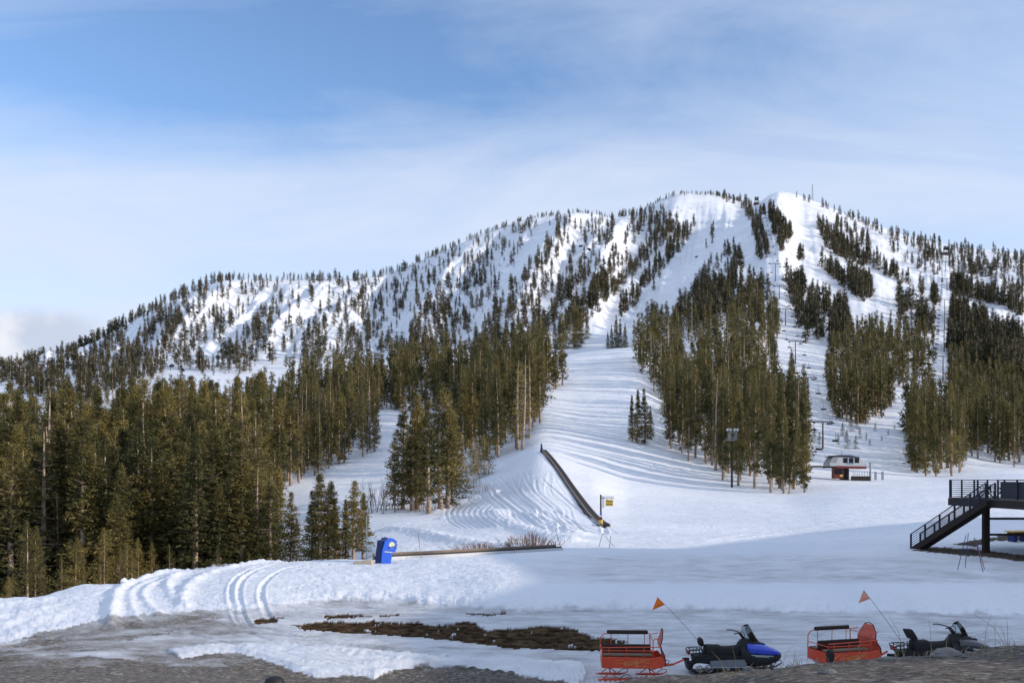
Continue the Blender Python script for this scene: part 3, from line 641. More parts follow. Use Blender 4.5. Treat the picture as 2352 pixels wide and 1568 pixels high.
for x, r, top, kd, w in [(925,1168,905,1,1.3),(946,1172,935,0,1.4),(958,1170,900,2,1.5),(985,1178,912,0,1.35),(1012,1168,875,3,1.5),(1028,1166,892,1,1.35),(1040,1150,930,4,1.3),(970,1150,925,4,1.3),(905,1160,1000,5,1.2)]:
    P = place(x, r, 90); addt(P.x, P.y, (r - top) / F * P.y, kd, 'clump', w, force=True)
scatter_px([(1040,1070),(1060,1065),(1190,1048),(1215,1010),(1245,985),(1252,945),(1240,900),(1110,930),(1040,1000)], 80, (20, 25), [0, 4, 2, 6, 0, 3, 8], 'midwood', 2.2)
scatter_px([(880,945),(1110,950),(1245,900),(1303,888),(1303,850),(1250,838),(900,875)], 150, (19, 25), [0, 4, 2, 6, 1], 'midwood', 2.0)
for x, r, h in [(1055,1135,3.6),(1072,1130,5.5),(1088,1118,7),(1100,1098,7),(1048,1092,6.5),(1062,1085,7.5),(1082,1082,8),(1095,1080,8),(1112,1088,9),(1122,1090,8.5)]:
    P = place(x, r, 90); addt(P.x, P.y, h, 7, 'saplings', 0.9, force=True)
for x, r, h in [(1285,812,17),(1300,822,20),(1318,828,24),(1326,815,22),(1335,790,18),(1348,778,14),(1275,800,15),(1405,800,12),(1415,806,17),(1425,804,15),(1436,800,13),(1396,806,9)]:
    P = place(x, min(r, 800), 480) or place(x, 790, 480); addt(P.x, P.y, h * 1.25, 1, 'crest', 1.1, force=True)
# right hand woods
scatter_px([(1535,1048),(1600,1082),(1680,1112),(1742,1124),(1850,1128),(1862,1092),(1850,1040),(1700,1000),(1540,990)], 95, (22, 26), [0, 4, 2, 0, 6, 0, 4, 8], 'right_clump', 1.7, wide=(0.75, 1.05))
for x, r, top in [(1452,1012,905),(1464,1018,892),(1482,1020,890),(1494,1008,930)]:
    P = place(x, r, 120); addt(P.x, P.y, (r - top) / F * P.y, 2 if x < 1480 else 1, 'pair', 1.25, force=True)
for x, r, top, lean in [(1812,1134,975,0.12),(1848,1130,918,0),(1800,1133,905,0),(1770,1131,890,0)]:
    P = place(x, r, 120); addt(P.x, P.y, (r - top) / F * P.y, 0 if x != 1848 else 2, 'edge' if lean == 0 else 'leaning', 0.8, lean=lean, force=True)
scatter_px([(1450,800),(1476,868),(1510,930),(1540,988),(1710,990),(1725,950),(1780,880),(1790,800),(1785,740),(1740,700),(1640,745),(1500,768)], 260, (17, 23), [0, 4, 2, 6, 1, 1, 0, 8], 'slope_wood', 1.8)
scatter_px([(1725,1000),(1740,930),(1800,880),(1835,900),(1852,960),(1858,1030)], 34, (17, 22), [0, 4, 2], 'slope_wood', 2)
scatter_px([(1885,900),(1920,965),(1975,985),(2045,950),(2060,895),(2150,890),(2160,800),(2000,800),(1890,840)], 130, (18, 24), [0, 2, 6, 1, 4], 'isle_wood', 2)
scatter_px([(1960,820),(1970,760),(2120,780),(2150,820)], 40, (15, 19), [0, 2, 6, 1], 'isle_wood', 2)
scatter_px([(2075,1050),(2095,1098),(2205,1100),(2222,1050),(2180,1000),(2080,990)], 52, (23, 27), [0, 2, 1, 6, 4], 'right_trees', 1.6, wide=(0.8, 1.1))
scatter_px([(2215,1035),(2250,1066),(2352,1074),(2560,1085),(2560,960),(2352,955),(2180,940)], 170, (19, 24), [0, 4, 2, 6], 'right_back', 2, wide=(0.8, 1.1))
scatter_px([(2175,930),(2180,840),(2250,880),(2352,900),(2500,900),(2500,960)], 130, (15, 20), [0, 1, 2, 6], 'right_back', 2)
for x, r, h in [(1955,990,6),(1968,985,5),(1935,1000,5),(1975,1005,4),(1990,1010,3),(2010,990,3.5),(1870,1012,5),(1882,1020,4.5),(1945,1030,6.5),(1965,1030,5),(2040,1000,2.5),(2025,1012,2.2),(1925,1020,4),(2055,985,2),(1998,1022,2.5)]:
    P = place(x, r, 150); addt(P.x, P.y, h, 7, 'young_firs', 1.0, force=True)
# strips between the pistes high on the right
A = 'right_mountain'
for poly, n, hr, cl in [
  ([(1800,447),(1850,464),(1920,492),(2000,530),(2100,575),(2180,602),(2240,612),(2352,645),(2500,680),(2500,620),(2352,590),(2200,566),(2100,545),(2000,514),(1920,484),(1850,457)], 620, (6, 15), 0),
  ([(2100,575),(2240,612),(2352,650),(2352,690),(2260,640),(2120,600)], 120, (9, 14), 0.42),
  ([(1650,455),(1700,480),(1728,520),(1740,590),(1752,600),(1745,520),(1720,462)], 110, (8, 14), 0), ([(1745,470),(1765,500),(1775,560),(1790,600),(1760,600),(1745,520)], 70, (6, 12), 0),
  ([(1762,480),(1785,500),(1820,545),(1822,560),(1800,560),(1790,640),(1775,600)], 90, (11, 16), 0), ([(1828,590),(1850,585),(1853,604),(1832,606)], 9, (12, 16), 0),
  ([(1874,505),(1900,525),(1960,560),(1975,580),(2040,620),(2105,655),(2100,662),(2020,628),(1940,600),(1895,568)], 190, (11, 16), 0), ([(1900,500),(1990,540),(2010,590),(1960,560)], 50, (9, 15), 0),
  ([(1876,606),(1925,632),(2000,650),(2006,680),(1985,696),(1930,655)], 110, (12, 17), 0), ([(1795,640),(1830,650),(1900,705),(1950,725),(1945,750),(1870,720),(1820,700)], 90, (13, 18), 0),
  ([(1805,690),(1870,720),(1950,755),(1965,790),(1930,800),(1850,790)], 80, (13, 18), 0.25), ([(2062,690),(2080,690),(2150,745),(2150,775),(2125,768),(2062,738)], 45, (14, 19), 0), ([(2104,660),(2128,668),(2154,690),(2150,702),(2110,676)], 20, (12, 16), 0),
  ([(2182,655),(2260,675),(2352,710),(2352,730),(2280,700),(2182,672)], 130, (13, 17), 0), ([(2180,706),(2220,716),(2270,760),(2352,790),(2352,860),(2260,800),(2182,745)], 190, (14, 19), 0), ([(2176,780),(2230,815),(2300,840),(2352,870),(2352,905),(2240,870),(2178,810)], 150, (15, 20), 0),
  ([(2040,560),(2130,610),(2165,620),(2160,640),(2110,620),(2040,580)], 24, (10, 14), 0.45), ([(2180,610),(2240,635),(2250,650),(2190,630)], 14, (9, 13), 0)]:
    scatter_px(poly, int(n * 0.72), hr, [1, 2, 2, 6, 1], A, 0, cl, (1.0, 1.4))
# spur below the summit and open mountainside
M = 'mountainside'
scatter_px([(1620,690),(1740,640),(1775,700),(1785,740),(1640,750),(1500,765),(1480,740)], 110, (11, 18), [1, 2, 5], M, 0, 0.3, (1.1, 1.5))
scatter_px([(1640,600),(1700,560),(1745,640),(1640,690),(1560,700)], 110, (9, 15), [1, 2, 5], M, 0, 0.5, (1.0, 1.4))
scatter_px([(1400,520),(1500,480),(1560,520),(1450,640),(1330,760),(1230,790),(1290,680),(1380,600)], 300, (9, 16), [1, 2, 5, 6], M, 0, 0.30, (1.0, 1.45))
scatter_px([(1560,530),(1640,500),(1640,560),(1560,620),(1450,720),(1400,740),(1480,640)], 120, (9, 15), [1, 2, 6], M, 0, 0.55, (1.0, 1.4))
scatter_px([(1000,585),(1200,512),(1320,495),(1400,505),(1380,600),(1290,680),(1220,790),(1000,830),(820,830),(860,700),(900,632)], 620, (6, 14), [1, 2, 5, 6, 5], M, 0, 0.27, (1.0, 1.5))
scatter_px([(480,662),(640,645),(860,640),(900,640),(860,760),(820,830),(620,850),(400,880),(380,760)], 360, (6, 14), [1, 2, 5, 5], M, 0, 0.18, (1.0, 1.6))
scatter_px([(0,858),(120,830),(300,745),(420,685),(480,664),(400,760),(380,860),(200,930),(0,900)], 400, (6, 13), [1, 2, 5, 6], M, 0, 0.20, (1.0, 1.5))
for i in range(520):       # fringe standing on the skyline
    x = random.uniform(-40, 1700); Yq = float(np.interp(x, gx_, Yr)) - random.uniform(0, 14); X = (x - CX) / F * Yq
    if 560 < x < 900 and random.random() < 0.35: continue
    h = random.uniform(4, 11) * float(np.interp(x, [0, 480, 560, 900, 1300, 1560, 1700], [1.35, 1.3, 0.8, 1.0, 0.7, 0.6, 0.8])); 
    if 1410 < x < 1470: h *= 1.7
    addt(X, Yq, h, random.choice([1, 2, 5, 5]), 'ridge', random.uniform(1.1, 1.7))
# small dots of stunted pines and shrubs
scatter_px([(100,870),(480,670),(640,648),(900,640),(1200,515),(1400,505),(1640,455),(1640,560),(1200,800),(820,830),(300,880)], 520, (1.8, 4.5), [5, 7], M, 0, 0.3, (1.0, 1.6))

# who can be seen: walk from near to far, keep the skyline of crowns per column
order = sorted(range(len(TREES)), key=lambda i: TREES[i]['Y'])
skyl = np.full(1300, 1700.0)
for i in order:
    t = TREES[i]; x = CX + F * t['X'] / t['Y']; top = H0 - F * (t['z'] + t['h']) / t['Y']; base_ = H0 - F * t['z'] / t['Y']; hp = base_ - top; wp = hp * 0.09 * t['w']
    a, b = int((x - wp) / 2), int((x + wp) / 2) + 1
    if b <= 0 or a >= 1176: t['vis'] = -1; continue
    seg = skyl[max(a, 0):min(b, 1176)]
    t['vis'] = float(np.clip(np.minimum(seg, base_) - top, 0, None).sum()) if len(seg) else -1
    skyl[max(a, 0):min(b, 1176)] = np.minimum(seg, top + hp * 0.35)
FAR = {'right_mountain', 'mountainside', 'ridge'}
for t in TREES: t['far'] = t['r'] in FAR
for i, t in enumerate(TREES): t['i'] = i
nearT = sorted([t for t in TREES if not t['far']], key=lambda t: (not t['force'], -t['vis']))
farT = sorted([t for t in TREES if t['far']], key=lambda t: -t['vis'])
indN = nearT[:300]; indF = farT[:300]
for t in indN + indF: t['ind'] = True
LOOK = {0: ('thin pale-trunked pine', 'pine_tree'), 1: ('dark cone-shaped fir', 'fir_tree'), 2: ('slim spire-shaped fir', 'fir_tree'), 3: ('open-branched pine', 'pine_tree'),
        4: ('thin pale-trunked pine', 'pine_tree'), 5: ('ragged knobbly pine', 'pine_tree'), 6: ('slim spire-shaped fir', 'fir_tree'), 7: ('bushy young pine', 'young_pine'), 8: ('bare grey dead pine', 'dead_tree')}
def where(t):
    x = CX + F * t['X'] / t['Y']; r = t['r']; row = H0 - F * (t['z'] + t['h'] * 0.5) / t['Y']
    if r in ('left_front', 'left_back'):
        q = ['at picture edge', 'above white-trunked spruces', 'above smooth snow patch', 'above curved ruts', 'by bare-limbed pine', 'at right end'][int(np.clip((x + 20) / 115, 0, 5))]
        return ('front of left wood, ' if r == 'left_front' else 'back of left wood, ') + q
    if r == 'midwood': return 'wood left of central run, ' + ('upper' if row < 900 else 'lower') + (' left' if x < 1080 else ' right')
    if r == 'slope_wood': return 'slope wood right of central run, ' + ('upper' if row < 840 else 'lower') + (' left' if x < 1640 else ' right')
    if r == 'right_clump': return 'clump behind floodlight mast, ' + ('left half' if x < 1700 else 'right half')
    if r == 'mountainside':
        return 'steep mountainside ' + ['below the left shoulder', 'on the left snow spur', 'under the flat middle ridge', 'below the long middle ridge', 'left of the shaded bowl', 'around the shaded summit bowl'][int(np.clip(x / 290, 0, 5))]
    if r == 'ridge': return 'skyline ' + ['of the left shoulder', 'of the flat middle ridge', 'of the rising middle ridge', 'left of the summit'][int(np.clip(x / 430, 0, 3))]
    if r == 'right_mountain': return 'right mountain, ' + ('topmost' if row < 600 else ('upper' if row < 690 else ('middle' if row < 770 else 'lowest'))) + ' strips, ' + ('left' if x < 1900 else ('far right' if x > 2260 else ('right' if x > 2100 else 'centre')))
    return {'path': 'rows beside the white path through left wood', 'clump': 'tall clump above the bare grey saplings', 'saplings': 'sapling row left of the climbing carpet lift', 'crest': 'group behind the central run crest',
            'pair': 'isolated group on the central run', 'edge': 'snow edge left of the chairlift station', 'isle_wood': 'tree island above the chairlift station', 'right_trees': 'clump right of the chairlift station',
            'right_back': 'far right wood behind the deck', 'young_firs': 'open slope behind the chairlift station'}[r]
UNIQ = {'L1': 'young spruce with white trunk at the far left edge of the snow', 'L1b': 'slim white-trunked spruce close beside the leftmost young spruce', 'L2': 'bushy sunlit young pine left of the big snow ruts', 'L3': 'taller narrow pine right behind the bushy sunlit young pine',
        'L4': 'small young pine with orange trunk above the curved ruts', 'L5': 'small young pine right of the orange-trunked one', 'L6': 'low shrubby pine in the bottom left corner of the wood', 'L7': 'big pine with long bare pale limbs in the left wood',
        'L8': 'golden sunlit pine right of the big bare-limbed pine', 'L9': 'golden sunlit pine left of the big bare-limbed pine', 'L10': 'thin pine close behind the big bare-limbed pine', 'L11': 'dense cone-shaped pine at the right end of the left wood',
        'L12': 'slim pine tucked left of the dense cone-shaped pine', 'L13': 'pine with thin trunk above the lobe of the left wood', 'L14': 'round bushy pine sapling on the snow crest below the left wood', 'L15': 'smallest pine sapling on the snow crest at the wood end',
        'L16': 'tall golden pine over the curved snow ruts', 'L17': 'tall golden pine above the young white-trunked spruces', 'L18': 'tall golden pine at the left picture edge', 'L19': 'tall golden pine above the bushy sunlit young pine',
        'M1': 'tallest pine of the small group left of the blue kiosk', 'M2': 'full pine right behind the tallest one left of the blue kiosk', 'M3': 'dark full fir on the left of the group by the blue kiosk', 'M4': 'short dark fir alone between the wood and the kiosk group',
        'M5': 'open thin-limbed pine nearest the blue kiosk', 'M6': 'thin pine just left of the blue kiosk', 'M7': 'slim pine in the middle of the kiosk group', 'M8': 'slim short pine filling the kiosk group', 'leaning': 'pale leaning pine trunk left of the chairlift station'}
OR = _ = ['first', 'second', 'third', 'fourth', 'fifth', 'sixth', 'seventh', 'eighth', 'ninth', 'tenth', 'eleventh', 'twelfth', 'thirteenth', 'fourteenth', 'fifteenth', 'sixteenth', 'seventeenth', 'eighteenth', 'nineteenth', 'twentieth']
groups = {}
for t in indN + indF:
    if t['r'] not in UNIQ: groups.setdefault((where(t), LOOK[t['k']][0].split()[-1] if t['far'] else LOOK[t['k']][0]), []).append(t)
for (w_, lk), lst in groups.items():
    lst.sort(key=lambda t: t['X'] / t['Y'])
    for i, t in enumerate(lst):
        o_ = '' if len(lst) == 1 else ((OR[i] if i < 20 else f'{i + 1}th') + ' ')
        t['lab'] = f"{lk}, {w_}" if o_ in ('', None) else f"{o_}{lk} from left, {w_}"
        t['grp'] = f"{lk}s, {w_}"
for t in indN + indF:
    nm = LOOK[t['k']][1]
    e = empty(nm, (t['X'], t['Y'], t['z']), t['rot'])
    e.scale = (t['h'] * t['w'], t['h'] * t['w'], t['h'])
    e.rotation_euler = (random.gauss(0, 0.012), random.gauss(0, 0.012), t['rot'])
    if t['lean']: e.rotation_euler = (0, t['lean'], 0)
    tag(e, UNIQ.get(t['r']) or t['lab'], 'tree', t.get('grp'))
    for me, pn in (zip(HIM[t['k']], ('crown', 'trunk')) if not t['far'] else ((ALC[t['k']], 'crown'), (ALT[t['k']], 'trunk'))):
        c = bpy.data.objects.new(pn, me); COL.objects.link(c); c.parent = e
def merged(name, lst, lib, label, cat, fol):
    Vs = []; Ts = []; Ms = []; b = 0
    for t in lst:
        (cv, ct), (sv, st_) = lib(t)
        for v, tt, m in ((cv, ct, 0), (sv, st_, 1)):
            c, s = math.cos(t['rot']), math.sin(t['rot']); hw = t['h'] * t['w']
            Vs.append(np.stack([(v[:, 0] * c - v[:, 1] * s) * hw + t['X'], (v[:, 0] * s + v[:, 1] * c) * hw + t['Y'], v[:, 2] * t['h'] + t['z']], -1))
            Ts.append(tt + b); Ms.append(np.full(len(tt), m, np.int32)); b += len(v)
    if not Vs: return
    me = mesh_np(name, np.concatenate(Vs), np.concatenate(Ts)); me.materials.append(fol); me.materials.append(BARK)
    me.polygons.foreach_set('material_index', np.concatenate(Ms)); me.update()
    o = bpy.data.objects.new(name, me); COL.objects.link(o); tag(o, label, cat, kind='stuff')
restN = [t for t in nearT[300:]]; restF = farT[300:]
print('TREES', len(nearT), len(farT), 'vis near', sum(t['vis'] > 0 for t in nearT), 'vis far', sum(t['vis'] > 0 for t in farT), 'rest', len(restN), len(restF))
merged('forest', restN, lambda t: MID[t['k']] if t['Y'] < 330 and t['vis'] > 0 else LOW[t['k']], 'dense conifer forest filling in behind the front trees', 'forest', FOL)
merged('mountain_woodland', restF, lambda t: LOW[t['k']] if t['h'] * F / t['Y'] > 26 else LOW2[t['k']], 'small conifers dotted and massed over the far mountainside', 'woodland', ALP)
# ------------------------------------------------------------------ materials for built things
RED = plain('red_painted_steel', (0.70, 0.068, 0.016), 0.38, var=0.25, scale=5, coat=0.3)
REDF = plain('faded_red_panel', (0.66, 0.12, 0.07), 0.45, var=0.25, scale=4)
BLACKP = plain('black_plastic', (0.006, 0.006, 0.008), 0.6, var=0.2)
SEATM = plain('black_vinyl', (0.008, 0.0075, 0.0075), 0.72, var=0.3, scale=8)
BROWNP = plain('dark_brown_padding', (0.035, 0.018, 0.012), 0.6, var=0.3)
PLANK = plain('worn_grey_bench_wood', (0.20, 0.155, 0.11), 0.8, var=0.4, scale=9)
SILVER = plain('brushed_tunnel_metal', (0.26, 0.27, 0.29), 0.42, 0.7, var=0.2)
CHROME = plain('bright_wheel_metal', (0.42, 0.42, 0.43), 0.3, 0.9, var=0.1)
BLUEP = plain('blue_hood_paint', (0.008, 0.05, 0.55), 0.22, var=0.15, coat=0.6)
HOODB = plain('black_hood_paint', (0.018, 0.019, 0.022), 0.15, var=0.1, coat=0.7)
SILVSTRIPE = plain('silver_stripe', (0.42, 0.44, 0.45), 0.35, 0.3)
GOLD = plain('gold_lettering', (0.62, 0.33, 0.08), 0.5)
WHITEL = plain('white_lettering', (0.75, 0.76, 0.78), 0.5)
ORANGE = plain('orange_flag_cloth', (0.95, 0.22, 0.02), 0.7, var=0.15)
PINKF = plain('sun_faded_pink_flag_cloth', (0.85, 0.36, 0.25), 0.7, var=0.15)
KBLUE = plain('kiosk_blue_panel', (0.008, 0.10, 0.62), 0.42, var=0.12, scale=2)
KDARK = plain('dark_blue_with_kiosk_shade', (0.006, 0.028, 0.15), 0.6, var=0.3, scale=3)  # deep blue; on the kiosk it puts the side's shade into the colour
YEL = plain('yellow_paint', (0.72, 0.50, 0.10), 0.5, var=0.15)
YELB = plain('pale_yellow_sun', (0.80, 0.74, 0.20), 0.5)
PALE = plain('pale_blue_white_decal', (0.62, 0.74, 0.90), 0.5)
DECALB = plain('navy_decal', (0.02, 0.08, 0.18), 0.5)
STEELD = plain('dark_lift_steel', (0.030, 0.024, 0.024), 0.6, 0.3, var=0.3)
TOWERM = plain('brown_lift_tower_steel', (0.075, 0.035, 0.030), 0.6, 0.2, var=0.3, scale=2)
RAILB = plain('dark_blue_rail_paint', (0.030, 0.036, 0.055), 0.5, 0.2, var=0.2)
DKWOOD = plain('dark_deck_timber', (0.030, 0.020, 0.017), 0.8, var=0.5, scale=2, bump=0.01)
DECKTOP = plain('deck_boards', (0.12, 0.09, 0.075), 0.8, var=0.35, scale=4)
BOARD = plain('weathered_edge_board', (0.26, 0.20, 0.16), 0.8, var=0.3, scale=2)
BELT = plain('black_conveyor_belt', (0.016, 0.015, 0.016), 0.7, var=0.4, scale=3)
WHITEB = plain('white_fibreglass', (0.50, 0.51, 0.52), 0.35, var=0.08, scale=1)
REDB = plain('terminal_red_band', (0.17, 0.022, 0.016), 0.45, var=0.15)
GLASSD = plain('dark_window_glass', (0.012, 0.014, 0.02), 0.08, var=0.1)
GREYP = plain('grey_galvanised_steel', (0.30, 0.33, 0.35), 0.5, 0.4, var=0.2)
CONC = plain('snow_dusted_concrete', (0.50, 0.42, 0.33), 0.9, var=0.3, scale=3, bump=0.03)
TWIG = plain('reddish_willow_twigs', (0.24, 0.13, 0.075), 0.9, var=0.3)
TWIGG = plain('grey_brown_sapling_bark', (0.22, 0.16, 0.12), 0.9, var=0.3)
STRAW = plain('dry_straw', (0.42, 0.32, 0.18), 0.9, var=0.3)
ROCKM = plain('grey_rock', (0.22, 0.21, 0.20), 0.9, var=0.5, scale=3, bump=0.05)
DKROCK = plain('dark_outcrop_rock', (0.07, 0.062, 0.058), 0.9, var=0.5, scale=0.4, bump=0.3)
STUCCO = plain('lodge_stained_siding', (0.16, 0.10, 0.065), 0.8, var=0.3, scale=0.6)
ROOFM = plain('brown_metal_roof', (0.06, 0.045, 0.04), 0.6, var=0.2)
POLEB = plain('blue_bamboo_pole', (0.03, 0.05, 0.16), 0.6); POLER = plain('red_bamboo_pole', (0.34, 0.08, 0.05), 0.6)
def mat_clear(b, o):
    t = N('ShaderNodeBsdfTransparent'); g = N('ShaderNodeBsdfGlossy'); g.inputs['Roughness'].default_value = 0.08; t.inputs[0].default_value = (0.86, 0.93, 0.95, 1)
    fr = N('ShaderNodeFresnel'); fr.inputs[0].default_value = 1.5; ms = N('ShaderNodeMixShader'); Lk(MATH('ADD', fr.outputs[0], 0.06), ms.inputs[0])
    Lk(t.outputs[0], ms.inputs[1]); Lk(g.outputs[0], ms.inputs[2]); Lk(ms.outputs[0], o.inputs[0])
CLEAR = material('clear_windshield_plastic', mat_clear)

def text(name, s, size, mat, parent, loc, rot, shear=0.0, ext=0.004, sx=1.0, bold=0.0):
    c = bpy.data.curves.new(name, 'FONT'); c.body = s; c.size = size; c.extrude = ext; c.shear = shear; c.align_x = 'CENTER'; c.align_y = 'CENTER'; c.offset = bold; c.resolution_u = 3
    t = bpy.data.objects.new(name + '_c', c); COL.objects.link(t); bpy.context.view_layer.update()
    me = bpy.data.meshes.new_from_object(t.evaluated_get(bpy.context.evaluated_depsgraph_get())); bpy.data.objects.remove(t); me.name = name
    me.materials.clear(); me.materials.append(mat); o = bpy.data.objects.new(name, me); COL.objects.link(o)
    o.parent = parent; o.location = loc; o.rotation_euler = rot; o.scale = (sx, 1, 1); return o
RF = (R(90), 0, 0)                                            # lettering that faces the camera side (-Y)

# ------------------------------------------------------------------ sleighs
def sleigh(loc, rz, label, look):
    e = empty('passenger_sleigh', loc, rz, label=label, cat='sleigh', group='red passenger sleighs behind the snowmobiles')
    Wd = 0.58
    # tub: side walls, floor, back
    side = [(-1.0, 0.43), (-1.0, 0.77), (0.62, 0.74), (0.92, 0.79), (1.02, 0.66), (1.0, 0.52), (0.90, 0.44), (0.2, 0.42)]
    b = MB(); b.prism(side, -Wd, -Wd + 0.035); b.prism(side, Wd - 0.035, Wd); b.box(-1.0, 0.95, -Wd + 0.037, Wd - 0.037, 0.43, 0.47); b.box(-1.0, -0.96, -Wd + 0.037, Wd - 0.037, 0.472, 0.78)
    b.tube([(-1.0, -Wd + 0.018, 0.77), (0.62, -Wd + 0.018, 0.745), (0.92, -Wd + 0.018, 0.79)], 0.022, 8)
    b.tube([(-1.0, Wd - 0.018, 0.77), (0.62, Wd - 0.018, 0.745), (0.92, Wd - 0.018, 0.79)], 0.022, 8)
    body = b.build('body', RED, e, bevel=0.006)
    text('lettering', 'ROSEBUDS', 0.15, GOLD, body, (0.06, -Wd - 0.004, 0.625), (R(90), R(-9), 0), shear=0.25, ext=0.002)
    text('lettering', 'MT. ROSE', 0.055, GOLD, body, (0.30, -Wd - 0.004, 0.505), (R(90), 0, 0), ext=0.002, bold=0.002)
    em = MB()
    em.tube([(-0.50, -Wd - 0.003, 0.70), (-0.42, -Wd - 0.003, 0.645), (-0.50, -Wd - 0.003, 0.59), (-0.30, -Wd - 0.003, 0.585), (-0.28, -Wd - 0.003, 0.54), (-0.2, -Wd - 0.003, 0.52), (0.0, -Wd - 0.003, 0.56), (0.16, -Wd - 0.003, 0.60)], 0.006, 4)
    em.tube([(-0.50, -Wd - 0.003, 0.70), (-0.30, -Wd - 0.003, 0.70)], 0.006, 4); em.tube([(0.40, -Wd - 0.003, 0.73), (0.56, -Wd - 0.003, 0.72), (0.50, -Wd - 0.003, 0.67), (0.56, -Wd - 0.003, 0.60), (0.40, -Wd - 0.003, 0.60)], 0.006, 4)
    em.tube([(0.12 + 0.035 * math.cos(a), -Wd - 0.003, 0.512 + 0.035 * math.sin(a)) for a in np.linspace(0, 6.0, 12)], 0.012, 5)
    em.build('emblem', GOLD, body)
    # benches along the sides, dark padded back rests
    MB().box(-0.98, 0.62, -0.52, -0.20, 0.80, 0.85, 0.01).build('bench_seat', PLANK, e)
    MB().box(-0.98, 0.62, 0.12, 0.50, 0.80, 0.85, 0.01).build('bench_seat', PLANK, e)
    MB().box(-0.98, 0.60, 0.00, 0.05, 0.855, 1.10, 0.02).build('backrest', BROWNP, e)
    MB().box(-0.78, 0.58, 0.48, 0.55, 1.34, 1.475, 0.025).build('backrest', BROWNP, e)
    f = MB()
    for x in (-0.76, -0.20, 0.35): f.tube([(x, -Wd + 0.02, 0.76), (x, -Wd + 0.02, 1.08)], 0.015, 6); f.tube([(x + 0.10, 0.52, 0.78), (x + 0.12, 0.52, 1.34)], 0.012, 6)
    f.tube([(-0.98, -Wd + 0.02, 0.78), (-0.98, -Wd + 0.02, 1.00), (-0.9, -Wd + 0.02, 0.985), (0.55, -Wd + 0.02, 0.985), (0.64, -Wd + 0.02, 1.04), (0.65, -Wd + 0.02, 1.12)], 0.017, 8)
    f.tube([(-0.98, -Wd + 0.02, 1.08), (0.62, -Wd + 0.02, 1.11), (0.92, -Wd + 0.05, 1.12)], 0.017, 8)
    f.tube([(-1.0, Wd - 0.03, 0.78), (-0.99, Wd - 0.03, 1.2), (-0.9, Wd - 0.03, 1.32), (-0.78, Wd - 0.03, 1.36)], 0.017, 8)
    f.tube([(0.58, Wd - 0.03, 1.38), (0.64, Wd - 0.03, 1.34), (0.66, Wd - 0.03, 0.78)], 0.017, 8); f.tube([(0.64, -Wd + 0.02, 0.76), (0.64, -Wd + 0.02, 1.32), (0.70, -Wd + 0.02, 1.37), (0.92, -Wd + 0.06, 1.38)], 0.014, 8)
    f.tube([(0.66, Wd - 0.03, 1.34), (0.92, Wd - 0.06, 1.38)], 0.014, 8)
    f.tube([(-0.98, -Wd + 0.02, 0.99), (-0.99, Wd - 0.03, 0.99)], 0.015, 6); f.tube([(0.64, -Wd + 0.02, 1.30), (0.655, Wd - 0.03, 1.30)], 0.014, 6); f.tube([(-0.98, 0.52, 0.80), (0.66, 0.52, 0.80), (0.66, Wd - 0.03, 0.80)], 0.014, 6); f.tube([(-0.98, 0.52, 0.80), (-0.99, Wd - 0.03, 0.80)], 0.014, 6)
    f.build('rail_frame', RED, e, smooth=True)
    # curled dash
    prof = [(1.02, 0.50), (1.035, 0.66), (1.0, 0.86), (0.92, 1.02), (0.89, 1.15), (0.95, 1.32), (0.985, 1.56)]
    wid = [0.52, 0.56, 0.56, 0.50, 0.46, 0.40, 0.22]
    d = MB(); d.rings([[(x - 0.012, -w, z), (x + 0.012, -w, z), (x + 0.012, w, z), (x - 0.012, w, z)] for (x, z), w in zip(prof, wid)])
    d.build('dash_panel', REDF, e, smooth=False)
    d = MB(); d.tube([(x, -w, z) for (x, z), w in zip(prof, wid)] + [(0.99, 0, 1.62)] + [(x, w, z) for (x, z), w in reversed(list(zip(prof, wid)))], 0.017, 6)
    d.tube([(1.02, -0.3, 0.56), (1.10, -0.3, 0.66), (1.18, -0.3, 0.64), (1.17, -0.3, 0.56), (1.06, -0.3, 0.52)], 0.012, 6)
    d.build('dash_trim', BLACKP, e, smooth=True)
    # runners on swivel stands
    for k, x0 in enumerate((-0.62, 0.66)):
        s = MB(); s.tube([(x0 - 0.10, 0, 0.43), (x0 - 0.10, 0, 0.30)], 0.05, 8)
        for y in (-0.46, 0.46):
            s.tube([(x0 - 0.10, y * 0.25, 0.34), (x0 - 0.10, y, 0.24)], 0.022, 6); s.tube([(x0 - 0.10, y, 0.26), (x0 - 0.33, y, 0.08)], 0.018, 6); s.tube([(x0 - 0.10, y, 0.26), (x0 + 0.15, y, 0.08)], 0.018, 6)
        st = s.build('runner_stand', RED, e, smooth=True)
        for y in (-0.46, 0.46):
            r_ = MB(); r_.rings([[(x0 + dx, y - 0.06, z0), (x0 + dx, y + 0.06, z0), (x0 + dx, y + 0.06, z0 + t), (x0 + dx, y - 0.06, z0 + t)] for dx, z0, t in ((-0.52, 0.03, 0.012), (-0.40, 0.012, 0.05), (-0.1, 0.01, 0.065), (0.25, 0.01, 0.055), (0.42, 0.045, 0.03), (0.52, 0.115, 0.018))])
            rr = r_.build('runner', RED, e, bevel=0.004)
            MB().tube([(x0 + 0.20, y, 0.07), (x0 + 0.32, y, 0.17), (x0 + 0.44, y, 0.215), (x0 + 0.53, y, 0.19), (x0 + 0.52, y, 0.13)], 0.012, 6).build('ski_loop', BLACKP, rr, smooth=True)
    t = MB(); t.beam((0.56, 0, 0.34), (1.35, 0, 0.46), 0.07, 0.06); t.beam((1.35, 0, 0.46), (1.70, 0, 0.62), 0.05, 0.05); t.beam((0.56, -0.2, 0.30), (1.2, 0, 0.44), 0.03, 0.03); t.beam((0.56, 0.2, 0.30), (1.2, 0, 0.44), 0.03, 0.03)
    t.build('tow_bar', RED, e)
